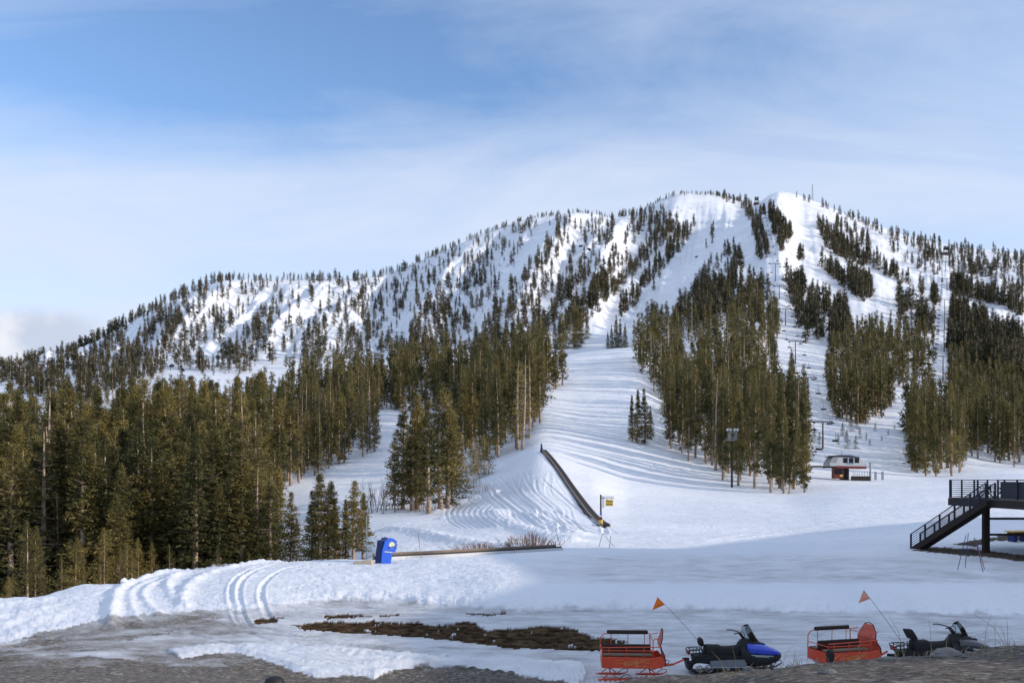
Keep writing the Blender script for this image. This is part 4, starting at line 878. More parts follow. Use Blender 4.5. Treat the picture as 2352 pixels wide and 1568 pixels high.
    if look == 'tag': MB().box(-1.03, -1.005, -0.60, -0.42, 0.84, 0.98).build('number_plate', WHITEL, e)
    if look == 'wheel':
        w = MB(); w.loft([(-1.03, 0.50, 0.88, 0.10), (-0.99, 0.46, 0.92, 0.14), (-0.88, 0.46, 0.92, 0.14), (-0.84, 0.52, 0.86, 0.08)], yc=-0.60); w.build('black_fender', BLACKP, e, smooth=True)
    return e
gz = lambda X, Y: zw(X, Y)
sleigh((3.90, 30.0, -6.50), R(-3), 'red passenger sleigh with a white tag, standing on its runners behind the blue snowmobile', 'tag')
sleigh((11.0, 30.5, -6.43), R(16), 'red passenger sleigh with a tall curled dash, half hidden by the dark gravel bank', 'wheel')

# ------------------------------------------------------------------ snowmobiles
def snowmobile(loc, rz, label, blue):
    e = empty('snowmobile', loc, rz, label=label, cat='snowmobile', group='snowmobiles hitched to the sleighs')
    hood = BLUEP if blue else HOODB
    # drive track: a rounded belt with cleats
    loop = []
    for a in np.linspace(math.pi * 0.5, math.pi * 1.5, 9): loop.append((-1.30 + 0.17 * math.cos(a), 0.19 + 0.17 * math.sin(a)))
    loop += [(-0.6, 0.02), (-0.1, 0.02), (0.12, 0.06), (0.38, 0.24), (0.42, 0.34), (0.34, 0.42), (-0.4, 0.40)]
    t = MB(); n = len(loop)
    t.rings([[(x, -0.25, z), (x, 0.25, z), (x + (-0.6 - x) * 0.035, 0.25, z + (0.21 - z) * 0.16), (x + (-0.6 - x) * 0.035, -0.25, z + (0.21 - z) * 0.16)] for x, z in loop], closed=True)
    for i in range(n):
        x0, z0 = loop[i]; x1, z1 = loop[(i + 1) % n]; L_ = math.hypot(x1 - x0, z1 - z0)
        for k in range(max(1, int(L_ / 0.085))):
            f = (k + 0.5) / max(1, int(L_ / 0.085)); x, z = x0 + (x1 - x0) * f, z0 + (z1 - z0) * f; nx, nz = (z1 - z0) / L_, -(x1 - x0) / L_
            t.beam((x, -0.25, z), (x, 0.25, z), 0.03, 0.03, up=(nx, 0, nz))
    t.build('track', SEATM, e)
    for x, r_ in ((-1.22, 0.095), (-0.89, 0.115), (-0.25, 0.06)):
        w = MB(); ring = [(x + r_ * math.cos(a), -0.262, 0.14 + r_ * 0.2 + r_ * math.sin(a)) for a in np.linspace(0, 2 * math.pi, 18, endpoint=False)]
        w.tube(ring, 0.022, 6, closed=True); wh = w.build('bogie_wheel', CHROME, e, smooth=True)
        h = MB(); h.tube([(x, -0.28, 0.14 + r_ * 0.2), (x, -0.24, 0.14 + r_ * 0.2)], 0.035, 12)
        for a in np.linspace(0, 2 * math.pi, 6)[:-1]: h.beam((x, -0.262, 0.14 + r_ * 0.2), (x + r_ * math.cos(a), -0.262, 0.14 + r_ * 0.2 + r_ * math.sin(a)), 0.012, 0.02, up=(0, 1, 0))
        h.build('hub', CHROME, wh)
    s = MB(); s.beam((-1.15, -0.2, 0.12), (0.1, -0.2, 0.10), 0.03, 0.05); s.beam((-0.85, -0.2, 0.12), (-0.55, -0.2, 0.36), 0.04, 0.04); s.beam((-0.1, -0.2, 0.12), (-0.35, -0.2, 0.38), 0.04, 0.04); s.build('suspension', STEELD, e)
    # tunnel, running board, skirts
    p = MB(); p.prism([(-1.36, 0.36), (-1.40, 0.58), (-0.9, 0.62), (0.30, 0.56), (0.30, 0.30), (-0.86, 0.30)], -0.27, 0.27); p.build('tunnel', BLACKP, e, bevel=0.01)
    p = MB(); p.prism([(-0.88, 0.42), (-0.86, 0.26), (-0.80, 0.235), (0.34, 0.20), (0.36, 0.24), (0.36, 0.46), (-0.2, 0.455)], -0.36, -0.272); p.prism([(-0.88, 0.42), (-0.86, 0.26), (-0.80, 0.235), (0.34, 0.20), (0.36, 0.24), (0.36, 0.46), (-0.2, 0.455)], 0.272, 0.36)
    p.build('side_panel', SILVER if blue else BLACKP, e, bevel=0.008)
    p = MB(); p.beam((-0.90, -0.38, 0.235), (0.38, -0.38, 0.205), 0.05, 0.02); p.beam((-0.90, 0.38, 0.235), (0.38, 0.38, 0.205), 0.05, 0.02); p.build('running_board', SILVSTRIPE, e)
    # seat
    st = MB(); st.loft([(-0.99, 0.50, 0.86, 0.15), (-0.95, 0.44, 0.92, 0.23), (-0.80, 0.42, 0.925, 0.25), (-0.60, 0.42, 0.91, 0.25), (-0.54, 0.42, 0.925, 0.25), (-0.46, 0.42, 0.90, 0.24), (-0.40, 0.42, 0.86, 0.24), (-0.1, 0.42, 0.865, 0.23), (0.10, 0.42, 0.885, 0.22), (0.22, 0.42, 0.96, 0.19), (0.30, 0.42, 1.0, 0.15)], 16, 3.4)
    seat = st.build('seat', SEATM, e, smooth=True)
    text('lettering', 'POLARIS' if blue else 'YAMAHA', 0.085 if blue else 0.075, WHITEL, seat, (-0.58, -0.262, 0.47), RF, shear=0.15, ext=0.003, sx=1.25 if blue else 0.8, bold=0.003)
    # back rest and rack
    if blue:
        b = MB(); b.loft([(-1.20, 0.96, 1.10, 0.10), (-1.175, 0.90, 1.16, 0.17), (-1.11, 0.87, 1.17, 0.19), (-1.05, 0.86, 1.12, 0.17), (-1.02, 0.90, 1.02, 0.10)], 14, 2.3)
    else:
        b = MB(); b.rings([[(x, y, z) for x, y in ((-1.15 + k, -w), (-0.93 + k, -w * 0.9), (-0.93 + k, w * 0.9), (-1.15 + k, w))] for z, w, k in ((0.95, 0.16, 0.11), (1.0, 0.19, 0.09), (1.14, 0.18, 0.01), (1.25, 0.12, -0.05))])
    bk = b.build('backrest', SEATM, e, smooth=blue, bevel=0 if blue else 0.02)
    MB().tube([(-1.10, 0.0, 0.88), (-1.04, 0.0, 0.55)], 0.022, 6).build('backrest_post', CHROME, bk)
    k = MB()
    for y in (-0.24, 0.24):
        k.tube([(-1.08, y, 0.80), (-1.50, y, 0.785), (-1.56, y, 0.76), (-1.52, y, 0.66), (-1.42, y, 0.585)], 0.016, 6); k.tube([(-1.08, y, 0.67), (-1.48, y, 0.66)], 0.014, 6)
        for x in (-1.42, -1.20, -1.09): k.tube([(x, y, 0.79), (x, y, 0.60)], 0.013, 6)
    for x in (-1.50, -1.36, -1.22, -1.10): k.tube([(x, -0.24, 0.785), (x, 0.24, 0.785)], 0.012, 6)
    k.build('cargo_rack', BLACKP, e, smooth=True)
    MB().box(-1.57, -1.52, -0.16, 0.16, 0.60, 0.74, 0.012).build('tail_light', REDB, e)
    g = MB(); g.prism([(-1.40, 0.30), (-1.58, 0.46), (-1.64, 0.40), (-1.56, 0.10), (-1.50, 0.12), (-1.45, 0.28)], -0.22, 0.22); g.box(-1.72, -1.5, -0.04, 0.04, 0.40, 0.48); g.build('snow_flap', BLACKP, e)
    # nose: belly pan and hood
    bp = MB(); bp.loft([(0.20, 0.26, 0.86, 0.30), (0.34, 0.20, 0.90, 0.40), (0.70, 0.17, 0.72, 0.44), (1.10, 0.22, 0.64, 0.42), (1.38, 0.32, 0.60, 0.34), (1.55, 0.42, 0.60, 0.22), (1.62, 0.48, 0.60, 0.10)], 18, 2.8); bp.build('belly_pan', BLACKP, e, smooth=True)
    hd = MB(); hd.loft([(0.40, 0.60, 0.97, 0.34), (0.46, 0.56, 1.0, 0.405), (0.78, 0.54, 0.985, 0.43), (1.05, 0.54, 0.91, 0.415), (1.35, 0.54, 0.79, 0.34), (1.52, 0.55, 0.71, 0.24), (1.60, 0.57, 0.66, 0.12)], 20, 2.4)
    hdo = hd.build('hood', hood, e, smooth=True)
    sp = MB()
    for (x0, z0, x1, z1, y0, y1) in ((0.50, 0.62, 1.25, 0.575, -0.418, -0.375), (0.62, 0.585, 1.1, 0.55, -0.425, -0.41)): sp.beam((x0, y0, z0), (x1, y1, z1), 0.02, 0.028)
    if not blue: sp.beam((0.75, -0.425, 0.70), (1.25, -0.37, 0.62), 0.03, 0.05); sp.beam((0.7, -0.33, 0.93), (1.3, -0.26, 0.77), 0.05, 0.03)
    sp.build('stripe', SILVSTRIPE, hdo)
    hl = MB(); hl.loft([(0.90, 0.955, 1.0, 0.07), (0.96, 0.93, 1.03, 0.12), (1.04, 0.90, 0.985, 0.11), (1.09, 0.89, 0.94, 0.05)], 12, 2.2); hl.build('headlight', CHROME, hdo, smooth=True)
    cs = MB(); cs.loft([(0.16, 0.40, 0.98, 0.17), (0.26, 0.36, 1.10, 0.20), (0.42, 0.40, 1.13, 0.24), (0.62, 0.60, 1.10, 0.27), (0.84, 0.80, 1.02, 0.24), (0.92, 0.86, 0.96, 0.14)], 16, 2.6); cs.build('console', BLACKP, e, smooth=True)
    hb = MB(); hb.beam((0.40, 0, 1.05), (0.22, 0, 1.30), 0.09, 0.07, up=(0, 1, 0)); hb.tube([(0.22, 0, 1.30), (0.18, -0.16, 1.32), (0.04, -0.36, 1.345), (-0.10, -0.42, 1.335)], 0.019, 8); hb.tube([(0.22, 0, 1.30), (0.18, 0.16, 1.32), (0.04, 0.36, 1.345), (-0.10, 0.42, 1.335)], 0.019, 8)
    hb.tube([(0.20, -0.1, 1.30), (0.22, -0.22, 1.39), (0.32, -0.2, 1.33), (0.36, -0.1, 1.15)], 0.010, 6); hb.build('handlebar', BLACKP, e, smooth=True)
    # windshield: a curved thin sheet with a dark edge
    rows_ = [(0.92, 0.985, 0.20), (0.80, 1.14, 0.26), (0.70, 1.30, 0.26), (0.58, 1.50, 0.20), (0.52, 1.585, 0.09)]
    if not blue: rows_ = [(0.84, 0.99, 0.16), (0.78, 1.12, 0.22), (0.70, 1.28, 0.22), (0.58, 1.42, 0.15), (0.52, 1.48, 0.07)]
    ws = MB(); m_ = 9; vs = []
    for th in (0, 0.006):
        for (x, z, w) in rows_:
            for j in range(m_):
                u = -1 + 2 * j / (m_ - 1); vs.append((x - 0.30 * abs(u) ** 1.8 * (w / 0.26) - th, u * w, z - th * 0.5 - 0.03 * u * u))
    nr = len(rows_); fs = []
    for s_ in (0, 1):
        for i in range(nr - 1):
            for j in range(m_ - 1):
                a = s_ * nr * m_ + i * m_ + j; fs.append((a, a + 1, a + m_ + 1, a + m_) if s_ == 0 else (a, a + m_, a + m_ + 1, a + 1))
    ws.add(vs, fs); wso = ws.build('windshield', CLEAR, e, smooth=True)
    ed = [vs[i * m_] for i in range(nr)] + [vs[(nr - 1) * m_ + j] for j in range(m_)] + [vs[i * m_ + m_ - 1] for i in reversed(range(nr))]
    MB().tube(ed, 0.006, 5).build('windshield_edge', BLACKP, wso)
    for y in (-0.46, 0.46):
        k = MB(); k.rings([[(x, y - w, z), (x, y + w, z), (x, y + w, z + t_), (x, y - w, z + t_)] for x, z, w, t_ in ((0.55, 0.01, 0.05, 0.02), (0.7, 0.005, 0.07, 0.035), (1.3, 0.005, 0.07, 0.035), (1.62, 0.05, 0.06, 0.025), (1.82, 0.17, 0.04, 0.018))])
        sk = k.build('ski', BLACKP, e, bevel=0.004)
        MB().tube([(1.50, y, 0.05), (1.66, y, 0.24), (1.78, y, 0.28), (1.84, y, 0.19)], 0.014, 6).build('ski_loop', BLACKP, sk, smooth=True)
        k = MB(); k.beam((1.15, y * 0.75, 0.42), (1.20, y, 0.06), 0.05, 0.09, up=(1, 0, 0)); k.beam((0.7, y * 0.8, 0.35), (1.15, y, 0.20), 0.03, 0.03); k.build('ski_strut', STEELD, e)
    return e
def flag(loc, dx, dz, cloth, label, polem, dy=0.0):
    e = empty('safety_flag', loc, 0, label=label, cat='flag', group='triangular whip flags of the snowmobiles')
    P = [(dx * t, dy * t, dz * t + 0.06 * math.sin(math.pi * t) * 0.6) for t in np.linspace(0, 1, 7)]
    MB().tube(P, 0.007, 5).build('whip_pole', polem, e)
    a = Vector(P[-1]); d = (Vector(P[-2]) - a).normalized(); q = a + d * 0.36; tip = a + Vector((-0.17, 0.02, -0.44))
    nrm = Vector((0, -0.004, 0)); vs = [a - nrm, q - nrm, tip - nrm, (a + q + tip) / 3 + Vector((0, -0.03, 0)), a + nrm, q + nrm, tip + nrm, (a + q + tip) / 3 + Vector((0, 0.01, 0))]
    MB().add(vs, [(0, 3, 1), (1, 3, 2), (2, 3, 0), (4, 5, 7), (5, 6, 7), (6, 4, 7), (0, 1, 5, 4), (1, 2, 6, 5), (2, 0, 4, 6)]).build('pennant', cloth, e)
    return e
snowmobile((7.45, 31.0, -6.50), R(3), 'blue and black snowmobile with a clear windshield, parked on the tread-printed snow', True)
snowmobile((14.45, 30.9, -6.40), R(1), 'all black snowmobile with a tall backrest, half hidden behind the gravel bank', False)
bpy.data.objects['snowmobile.001'].scale = (1.08,) * 3
flag((6.32, 31.0, -5.52), -1.42, 1.52, ORANGE, 'bright orange pennant on a red whip pole over the blue snowmobile', POLER)
flag((13.05, 30.95, -5.42), -1.22, 1.66, PINKF, 'faded pink pennant on a blue whip pole over the black snowmobile', POLEB)

# ------------------------------------------------------------------ deck with stairs at the right
dk = empty('raised_deck', (33.65, 64.0, -5.4), 0, label='dark raised timber deck on posts at the right edge with blue-grey railings', cat='deck')
def D(p): return (p[0] - 33.0, p[1] - 64.0, p[2] + 5.4)
XD, XE, YN, YS = 33.0, 60.0, 71.0, 56.5
DX = 0.65
ZF = -1.45
MB().box(*[v for v in (XD + 0.04 - 33, XE - 33, YS - 64, YN - 64, ZF - 0.08 + 5.4, ZF + 5.4)]).build('deck_floor', DECKTOP, dk)
b = MB(); b.box(0, 0.12, YS - 64, YN - 64, ZF - 0.62 + 5.4, ZF - 0.09 + 5.4); b.box(0.121, XE - 33, YN - 64 - 0.12, YN - 64, ZF - 0.62 + 5.4, ZF - 0.09 + 5.4)
for yb in np.arange(YS - 64 + 1, YN - 64, 2.2): b.box(0.121, XE - 33, yb, yb + 0.25, ZF - 0.60 + 5.4, ZF - 0.10 + 5.4)
b.build('deck_beam', DKWOOD, dk)
for (x, y, r_) in ((33.5, 66.3, 0.20), (33.5, 60.6, 0.13), (33.6, 57.0, 0.12), (42, 69.5, 0.16), (42, 60.6, 0.14), (51, 69.5, 0.16), (51, 60.6, 0.14)):
    MB().box(x - 33 - r_, x - 33 + r_, y - 64 - r_, y - 64 + r_, zw(x, y) + 5.4 - 0.4, ZF - 0.62 + 5.4, 0.01).build('post', DKWOOD, dk)
b = MB()
for (z0, z1) in ((-2.9, -2.65), (-4.05, -3.7)): b.beam(D((33.6, 66.3, z0)), D((51, 60.6, z1)), 0.12, 0.16)
b.build('cross_brace', DKWOOD, dk)
def railing(p0, p1, h, nb, nposts, parent, name='railing'):
    p0, p1 = Vector(p0), Vector(p1); m = MB()
    m.beam(p0 + Vector((0, 0, h)), p1 + Vector((0, 0, h)), 0.10, 0.055)
    for i in range(nb): z = h * (i + 0.6) / (nb + 0.4) * 0.97; m.beam(p0 + Vector((0, 0, z)), p1 + Vector((0, 0, z)), 0.025, 0.03)
    for i in range(nposts):
        q_ = p0.lerp(p1, i / (nposts - 1)); m.beam(q_, q_ + Vector((0, 0, h)), 0.10, 0.13 if nposts > 4 else 0.09, up=(0, 1, 0))
    return m.build(name, RAILB, parent)
HR = 1.33
railing(D((XD + 0.1, YN - 0.1, ZF)), D((XD + 0.1, 65.3, ZF)), HR, 8, 4, dk); railing(D((XD + 0.1, 63.9, ZF)), D((XD + 0.1, YS + 0.1, ZF)), HR, 8, 4, dk)
MB().box(0.17, 0.21, YS - 64 + 0.2, -0.3, ZF + 5.45, ZF + 5.4 + 1.22, 0.01).build('wind_screen', RAILB, dk)
railing(D((XD + 0.2, YN - 0.06, ZF)), D((XE, YN - 0.06, ZF)), HR, 8, 14, dk)
# stairs run down along the open side
st = empty('stairs', D((0, 0, 0)), 0); st.parent = dk; st.location = (0, 0, 0)
bpy.data.objects.remove(st)
S0, S1 = Vector(D((32.95, 64.6, ZF))), Vector(D((29.8, 69.4, -5.3)))
dirv = (S1 - S0); hor = Vector((dirv.x, dirv.y, 0)).normalized(); sidev = Vector((-hor.y, hor.x, 0)) * -1
m = MB(); wst = 1.15
for s_ in (-1, 1): m.beam(S0 + sidev * s_ * wst / 2 + Vector((0, 0, -0.22)), S1 + sidev * s_ * wst / 2 + Vector((0, 0, -0.12)), 0.07, 0.42)
flight = m.build('stair_stringer', DKWOOD, dk)
m = MB(); nst = 20
for i in range(nst):
    q_ = S0.lerp(S1, (i + 0.5) / nst); m.beam(q_ - sidev * (wst / 2 - 0.04) , q_ + sidev * (wst / 2 - 0.04), 0.26, 0.05)
m.build('stair_treads', DKWOOD, dk)
for s_ in (-1, 1): railing(S0 + sidev * s_ * (wst / 2 + 0.02), S1 + sidev * s_ * (wst / 2 + 0.02), 1.12, 6, 6, dk, 'stair_railing')
# things standing on the deck
def table(loc, lab):
    e = empty('picnic_table', loc, random.uniform(-0.2, 0.2), label=lab, cat='table', group='tables on the raised deck')
    MB().box(-0.9, 0.9, -0.4, 0.4, 0.72, 0.76).build('tabletop', RAILB, e)
    for y in (-0.7, 0.7): MB().box(-0.9, 0.9, y - 0.13, y + 0.13, 0.43, 0.47).build('bench', RAILB, e)
    m = MB()
    for x in (-0.65, 0.65): m.beam((x, -0.75, 0.0), (x, 0.3, 0.72), 0.05, 0.07); m.beam((x, 0.75, 0.0), (x, -0.3, 0.72), 0.05, 0.07); m.beam((x + 0.051, -0.7, 0.42), (x + 0.051, 0.7, 0.42), 0.04, 0.05)
    m.build('legs', RAILB, e)
table((36.3, 69.2, ZF), 'dark picnic table nearest the left corner of the raised deck'); table((38.3, 67.0, ZF), 'dark picnic table behind the head of the deck stairs')
for i, (x, y) in enumerate(((35.3, 68.0), (37.0, 66.4))):
    e = empty('deck_chair', (x, y, ZF), 0.6 * i, label=('dark slatted chair by the left corner table of the deck', 'dark slatted chair by the stair-head table of the deck')[i], cat='chair', group='chairs on the raised deck')
    MB().box(-0.24, 0.24, -0.24, 0.24, 0.43, 0.46).build('seat', RAILB, e)
    m = MB(); [m.box(xx, xx + 0.05, 0.2, 0.24, 0.461, 0.98) for xx in (-0.24, -0.12, 0.0, 0.12, 0.19)]; m.build('backrest', RAILB, e)
    for lx in (-0.22, 0.18):
        for ly in (-0.22, 0.18): MB().box(lx, lx + 0.04, ly, ly + 0.04, 0, 0.428).build('leg', RAILB, e)
P = place(2338, 1243, 48) 
e = empty('play_table', (P.x, P.y, P.z), 0.3, label='blue and red plastic play table with a yellow top under the deck', cat='table')
for x in (-0.75, 0.45): MB().box(x, x + 0.4, -0.35, 0.35, 0, 0.62, 0.04).build('leg', KDARK, e)
MB().box(-0.95, 1.3, -0.5, 0.5, 0.78, 0.88, 0.03).build('tabletop', YEL, e); MB().box(-0.7, 1.2, -0.42, 0.42, 0.63, 0.775, 0.02).build('frame', REDB, e)

# ------------------------------------------------------------------ lodge that throws the long shade over the near snow (stands right of the view)
lg = empty('ski_lodge', (84, 30, -6), 0, label='large brown ski lodge standing beyond the right edge of the deck', cat='building')
foot = [(68.0, -22), (67.5, 13), (65.2, 21), (65.4, 25), (68.2, 32), (68.0, 42), (65.0, 55.5), (65.2, 59), (82, 58.5), (97, 77), (119, 94), (148, 76), (148, -22)]
m = MB(); m.rings([[(x - 84, y - 30, z) for x, y in foot] for z in (-1.5, 21.3)]); m.build('wall', STUCCO, lg)
m = MB(); cx_, cy_ = 101, 28; m.rings([[(x - 84, y - 30, 21.302) for x, y in foot], [(x - 84, y - 30, 21.7) for x, y in foot], [((cx_ + (x - cx_) * 0.25) - 84, (cy_ + (y - cy_) * 0.25) - 30, 24) for x, y in foot]]); m.build('roof', ROOFM, lg)
for y in range(-20, 2, 6):
    for z in (3, 9, 15):
        xw = 67.7; MB().box(xw - 84 - 0.9, xw - 84 + 0.6, y - 30, y - 30 + 2.4, z, z + 2.6).build('window', GLASSD, lg)

# ------------------------------------------------------------------ carpet lifts
def ribbon(path, offs, w, z0, z1, steps=8):
    """box-section strip following ground points"""
    P = [Vector(p) for p in path]; Q = []
    for i in range(len(P) - 1):
        p0, p1, p2, p3 = P[max(i-1, 0)], P[i], P[i+1], P[min(i+2, len(P)-1)]
        for t in np.linspace(0, 1, steps, endpoint=False): Q.append(0.5 * ((2*p1) + (-p0+p2)*t + (2*p0-5*p1+4*p2-p3)*t*t + (-p0+3*p1-3*p2+p3)*t**3))
    Q.append(P[-1]); rg = []
    for i, q_ in enumerate(Q):
        d = (Q[min(i+1, len(Q)-1)] - Q[max(i-1, 0)]); s = Vector((d.y, -d.x, 0)).normalized(); c = q_ + s * offs
        rg.append([c - s * w / 2 + Vector((0, 0, z0)), c + s * w / 2 + Vector((0, 0, z0)), c + s * w / 2 + Vector((0, 0, z1)), c - s * w / 2 + Vector((0, 0, z1))])
    m = MB(); m.rings(rg); return m
up = [place(x, r, 80) for x, r in ((1392,1209),(1378,1201),(1358,1181),(1334,1150),(1310,1116),(1288,1084),(1266,1055),(1249,1036))]
cl = empty('carpet_lift', up[0], 0, label='long dark moving-carpet lift climbing the slope left of the yellow sign', cat='carpet lift')
loc = [p - up[0] for p in up]
ribbon(loc, 0, 0.62, 0.05, 0.34).build('belt', BELT, cl); ribbon(loc, -0.46, 0.20, -0.2, 0.42).build('side_board', BOARD, cl); ribbon(loc, 0.44, 0.16, -0.2, 0.40).build('side_board', BOARD, cl)
ribbon(loc, -0.80, 0.16, -0.3, 0.22).build('support_frame', STEELD, cl)
lo = [place(x, r, 50) for x, r in ((868,1285),(930,1281.5),(1010,1277.5),(1100,1272.5),(1190,1267.5),(1284,1262))]
for p in lo: p.z += 0.05
cl2 = empty('carpet_lift', lo[0], 0, label='low moving-carpet lift with orange-brown edge boards running right from the blue kiosk', cat='carpet lift')
loc = [p - lo[0] for p in lo]
ribbon(loc, 0, 0.6, 0.05, 0.20).build('belt', BELT, cl2); ribbon(loc, 0.45, 0.18, -0.2, 0.15).build('side_board', WHITEB, cl2); ribbon(loc, 0.32, 0.05, 0.151, 0.25).build('support_frame', BELT, cl2); ribbon(loc, -0.45, 0.18, -0.2, 0.36).build('side_board', BOARD, cl2)
P = place(1244, 1037, 150)
e = empty('control_post', P, 0, label='dark blue padded control post at the top end of the climbing carpet lift', cat='post')
MB().box(-0.28, 0.28, -0.25, 0.25, 0, 0.9, 0.05).build('base', KDARK, e); MB().box(-0.22, 0.18, -0.2, 0.2, 0.902, 1.75, 0.08).build('padding', KDARK, e); MB().box(0.30, 0.62, -0.2, 0.2, 0, 0.5, 0.04).build('box', BLACKP, e)
# kiosk
P = Vector(((886 - CX) / F * 61.5, 61.5, zw((886 - CX) / F * 61.5, 61.5)))
k_ = empty('lift_kiosk', P, R(28), label='tall blue lift kiosk with a yellow sun emblem, leaning at the snow crest', cat='kiosk')
k_.rotation_euler = (0, R(5), R(28))
body = MB(); body.box(-0.42, 0.36, 0.0, 0.95, -0.2, 0.95, 0.02); body.box(-0.40, 0.36, 0.02, 0.93, 0.955, 1.50, 0.02); body.build('cabinet', KDARK, k_)  # darker blue than the front panel: shade of the unlit side painted in
def kp(zx, zy): return ((zx - 810) / 13.13 * 0.0291, (1268 - zy) / 13.13 * 0.0291)
fp = [kp(*q_) for q_ in ((650,1300),(950,1300),(975,975),(1025,965),(1020,895),(1080,900),(1075,840),(1120,785),(1085,745),(1120,665),(1082,640),(1100,575),(1020,530),(980,500),(870,480),(840,505),(770,500),(765,575),(705,580),(705,660),(690,690),(650,900))]
m = MB(); m.prism(fp, -0.10, -0.004); fr = m.build('front_panel', KBLUE, k_)
m = MB(); m.prism([(x * 0.97, z) for x, z in fp[3:20]] , 0.955, 1.0); m.build('back_panel', KDARK, k_)
sx, sz = kp(940, 665); star = []
for i in range(28): a = 2 * math.pi * i / 28; r_ = 0.17 if i % 2 == 0 else 0.105; star.append((sx + r_ * math.cos(a), sz + r_ * math.sin(a)))
m = MB(); m.prism([(sx + (x - sx) * 1.5 + 0.0, sz + (z - sz) * 1.45 - 0.07) for x, z in star], -0.106, -0.102); m.build('sun_halo', PALE, fr)
m = MB(); m.prism(star, -0.112, -0.107); m.build('sun_emblem', YELB, fr)
text('lettering', 'SunKid', 0.20, DECALB, fr, (sx + 0.01, -0.117, sz - 0.20), (R(90), R(-12), 0), shear=0.3, ext=0.002, bold=0.004)
a_, b_ = kp(725, 905); c_, d_ = kp(985, 920); m = MB(); m.beam((a_, -0.106, b_), (c_, -0.106, d_), 0.012, 0.045); st_ = m.build('yellow_stripe', YELB, fr)
# sign mast
P = place(1380, 1209, 80); s_ = P.y / F
e = empty('carpet_lift_sign', P, 0, label='dark sign mast with a hanging yellow board and padded yellow foot', cat='sign')
MB().box(-0.09, 0.09, -0.09, 0.09, 0, 72 * s_).build('mast', DKWOOD, e); MB().tube([(0, 0, -0.1), (0, 0, 14 * s_)], 0.24, 12).build('foot_padding', YEL, e)
MB().box(-0.26, 0.16, -0.16, 0.16, 14.2 * s_, 21 * s_, 0.04).build('red_cushion', REDB, e); MB().box(-0.12, 0.12, -0.12, -0.095, 25 * s_, 31 * s_).build('blue_notice', KBLUE, e); MB().box(-0.11, 0.11, -0.12, -0.095, 21.5 * s_, 24.5 * s_).build('white_notice', WHITEL, e)
m = MB()
for r_ in (67.5, 64): m.beam((0.0, 0, r_ * s_), (30 * s_, 0, r_ * s_), 0.05, 0.06)
for x in (4.5, 7.0): m.tube([(x * s_, 0, 68 * s_), (x * s_, 0, 42 * s_)], 0.03, 6)
for x in (14, 25): m.tube([(x * s_, 0, 65 * s_), (x * s_, 0, 61 * s_)], 0.02, 6)
m.build('arm', STEELD, e)
bd = MB().box(11 * s_, 28.5 * s_, -0.03, 0.03, 46 * s_, 61 * s_, 0.01).build('sign_board', YEL, e)
text('lettering', 'Flying', 6.6 * s_, BELT, bd, (19.7 * s_, -0.036, 56.5 * s_), RF, ext=0.002, bold=0.006); text('lettering', 'Jenny', 6.6 * s_, BELT, bd, (19.7 * s_, -0.036, 50.5 * s_), RF, ext=0.002, bold=0.006)

# ------------------------------------------------------------------ chairlift station, towers, chairs
P = Vector(((1940 - CX) / F * 231, 231, 0)); P.z = zw(P.x, P.y)
s_ = 231 / F / 8.535
def lx(zx): return (zx / 8.535 + 1837.6 - 1940) * 231 / F
def lz(zy): return (1205 - zy) * s_
e = empty('chairlift_station', P, R(0), label='white and red chairlift bottom station with dark windows beside the trees', cat='lift station')
m = MB(); prof = [(512, 935, 2.2), (520, 870, 2.5), (600, 760, 2.5), (700, 745, 2.5), (1040, 750, 2.5), (1110, 770, 2.5), (1230, 880, 2.4), (1236, 925, 2.2)]
poly = [(lx(a), lz(b)) for a, b, c in prof] + [(lx(1230), lz(950)), (lx(640), lz(945))]
m.prism(poly, -2.4, 2.4); hull = m.build('housing', WHITEB, e, bevel=0.12)
m = MB(); m.prism([(lx(548), lz(742)), (lx(680), lz(722)), (lx(900), lz(722)), (lx(1112), lz(768)), (lx(1100), lz(778)), (lx(560), lz(756))], -2.5, 2.5); m.build('roof', RAILB, e)
m = MB(); m.prism([(lx(632), lz(930)), (lx(1232), lz(946)), (lx(1228), lz(992)), (lx(640), lz(972))], -2.46, 2.46); m.build('red_band', REDB, e)
for a, b in ((778, 866), (890, 976), (1000, 1088)):
    MB().box(lx(a), lx(b), -2.46, -2.38, lz(876), lz(780), 0.05).build('window', GLASSD, hull)
m = MB(); m.prism([(lx(520), lz(865)), (lx(566), lz(772)), (lx(690), lz(775)), (lx(640), lz(878))], -2.44, -2.40); m.build('window', GREYP, hull)
MB().box(lx(835), lx(985), -2.44, -2.405, lz(897), lz(884)).build('name_strip', DECALB, hull)
m = MB(); m.box(lx(790), lx(835), -0.7, 0.7, -0.3, lz(976)); m.box(lx(870), lx(935), -0.9, 0.9, -0.3, lz(978)); m.build('pylon', STEELD, e)
MB().box(lx(605), lx(785), -2.2, -0.4, lz(1180), lz(976), 0.05).build('operator_booth', REDB, e)
MB().box(lx(618), lx(772), -2.26, -2.205, lz(1095), lz(995)).build('booth_window', GLASSD, e)
MB().box(lx(716), lx(776), -2.32, -2.265, lz(1140), lz(1105)).build('yellow_notice', YEL, e)
m = MB()
for a in (965, 1000, 1045, 1085, 1140, 1185, 1240, 1280): m.tube([(lx(a), -2.6, lz(1190)), (lx(a), -2.6, lz(1040))], 0.05, 6)
for zz in (1045, 1090): m.beam((lx(960), -2.6, lz(zz)), (lx(1290), -2.6, lz(zz)), 0.06, 0.06)
m.build('queue_railing', GREYP, e); MB().box(lx(930), lx(1290), -2.7, -2.3, -0.2, lz(1132)).build('platform', DKWOOD, e)
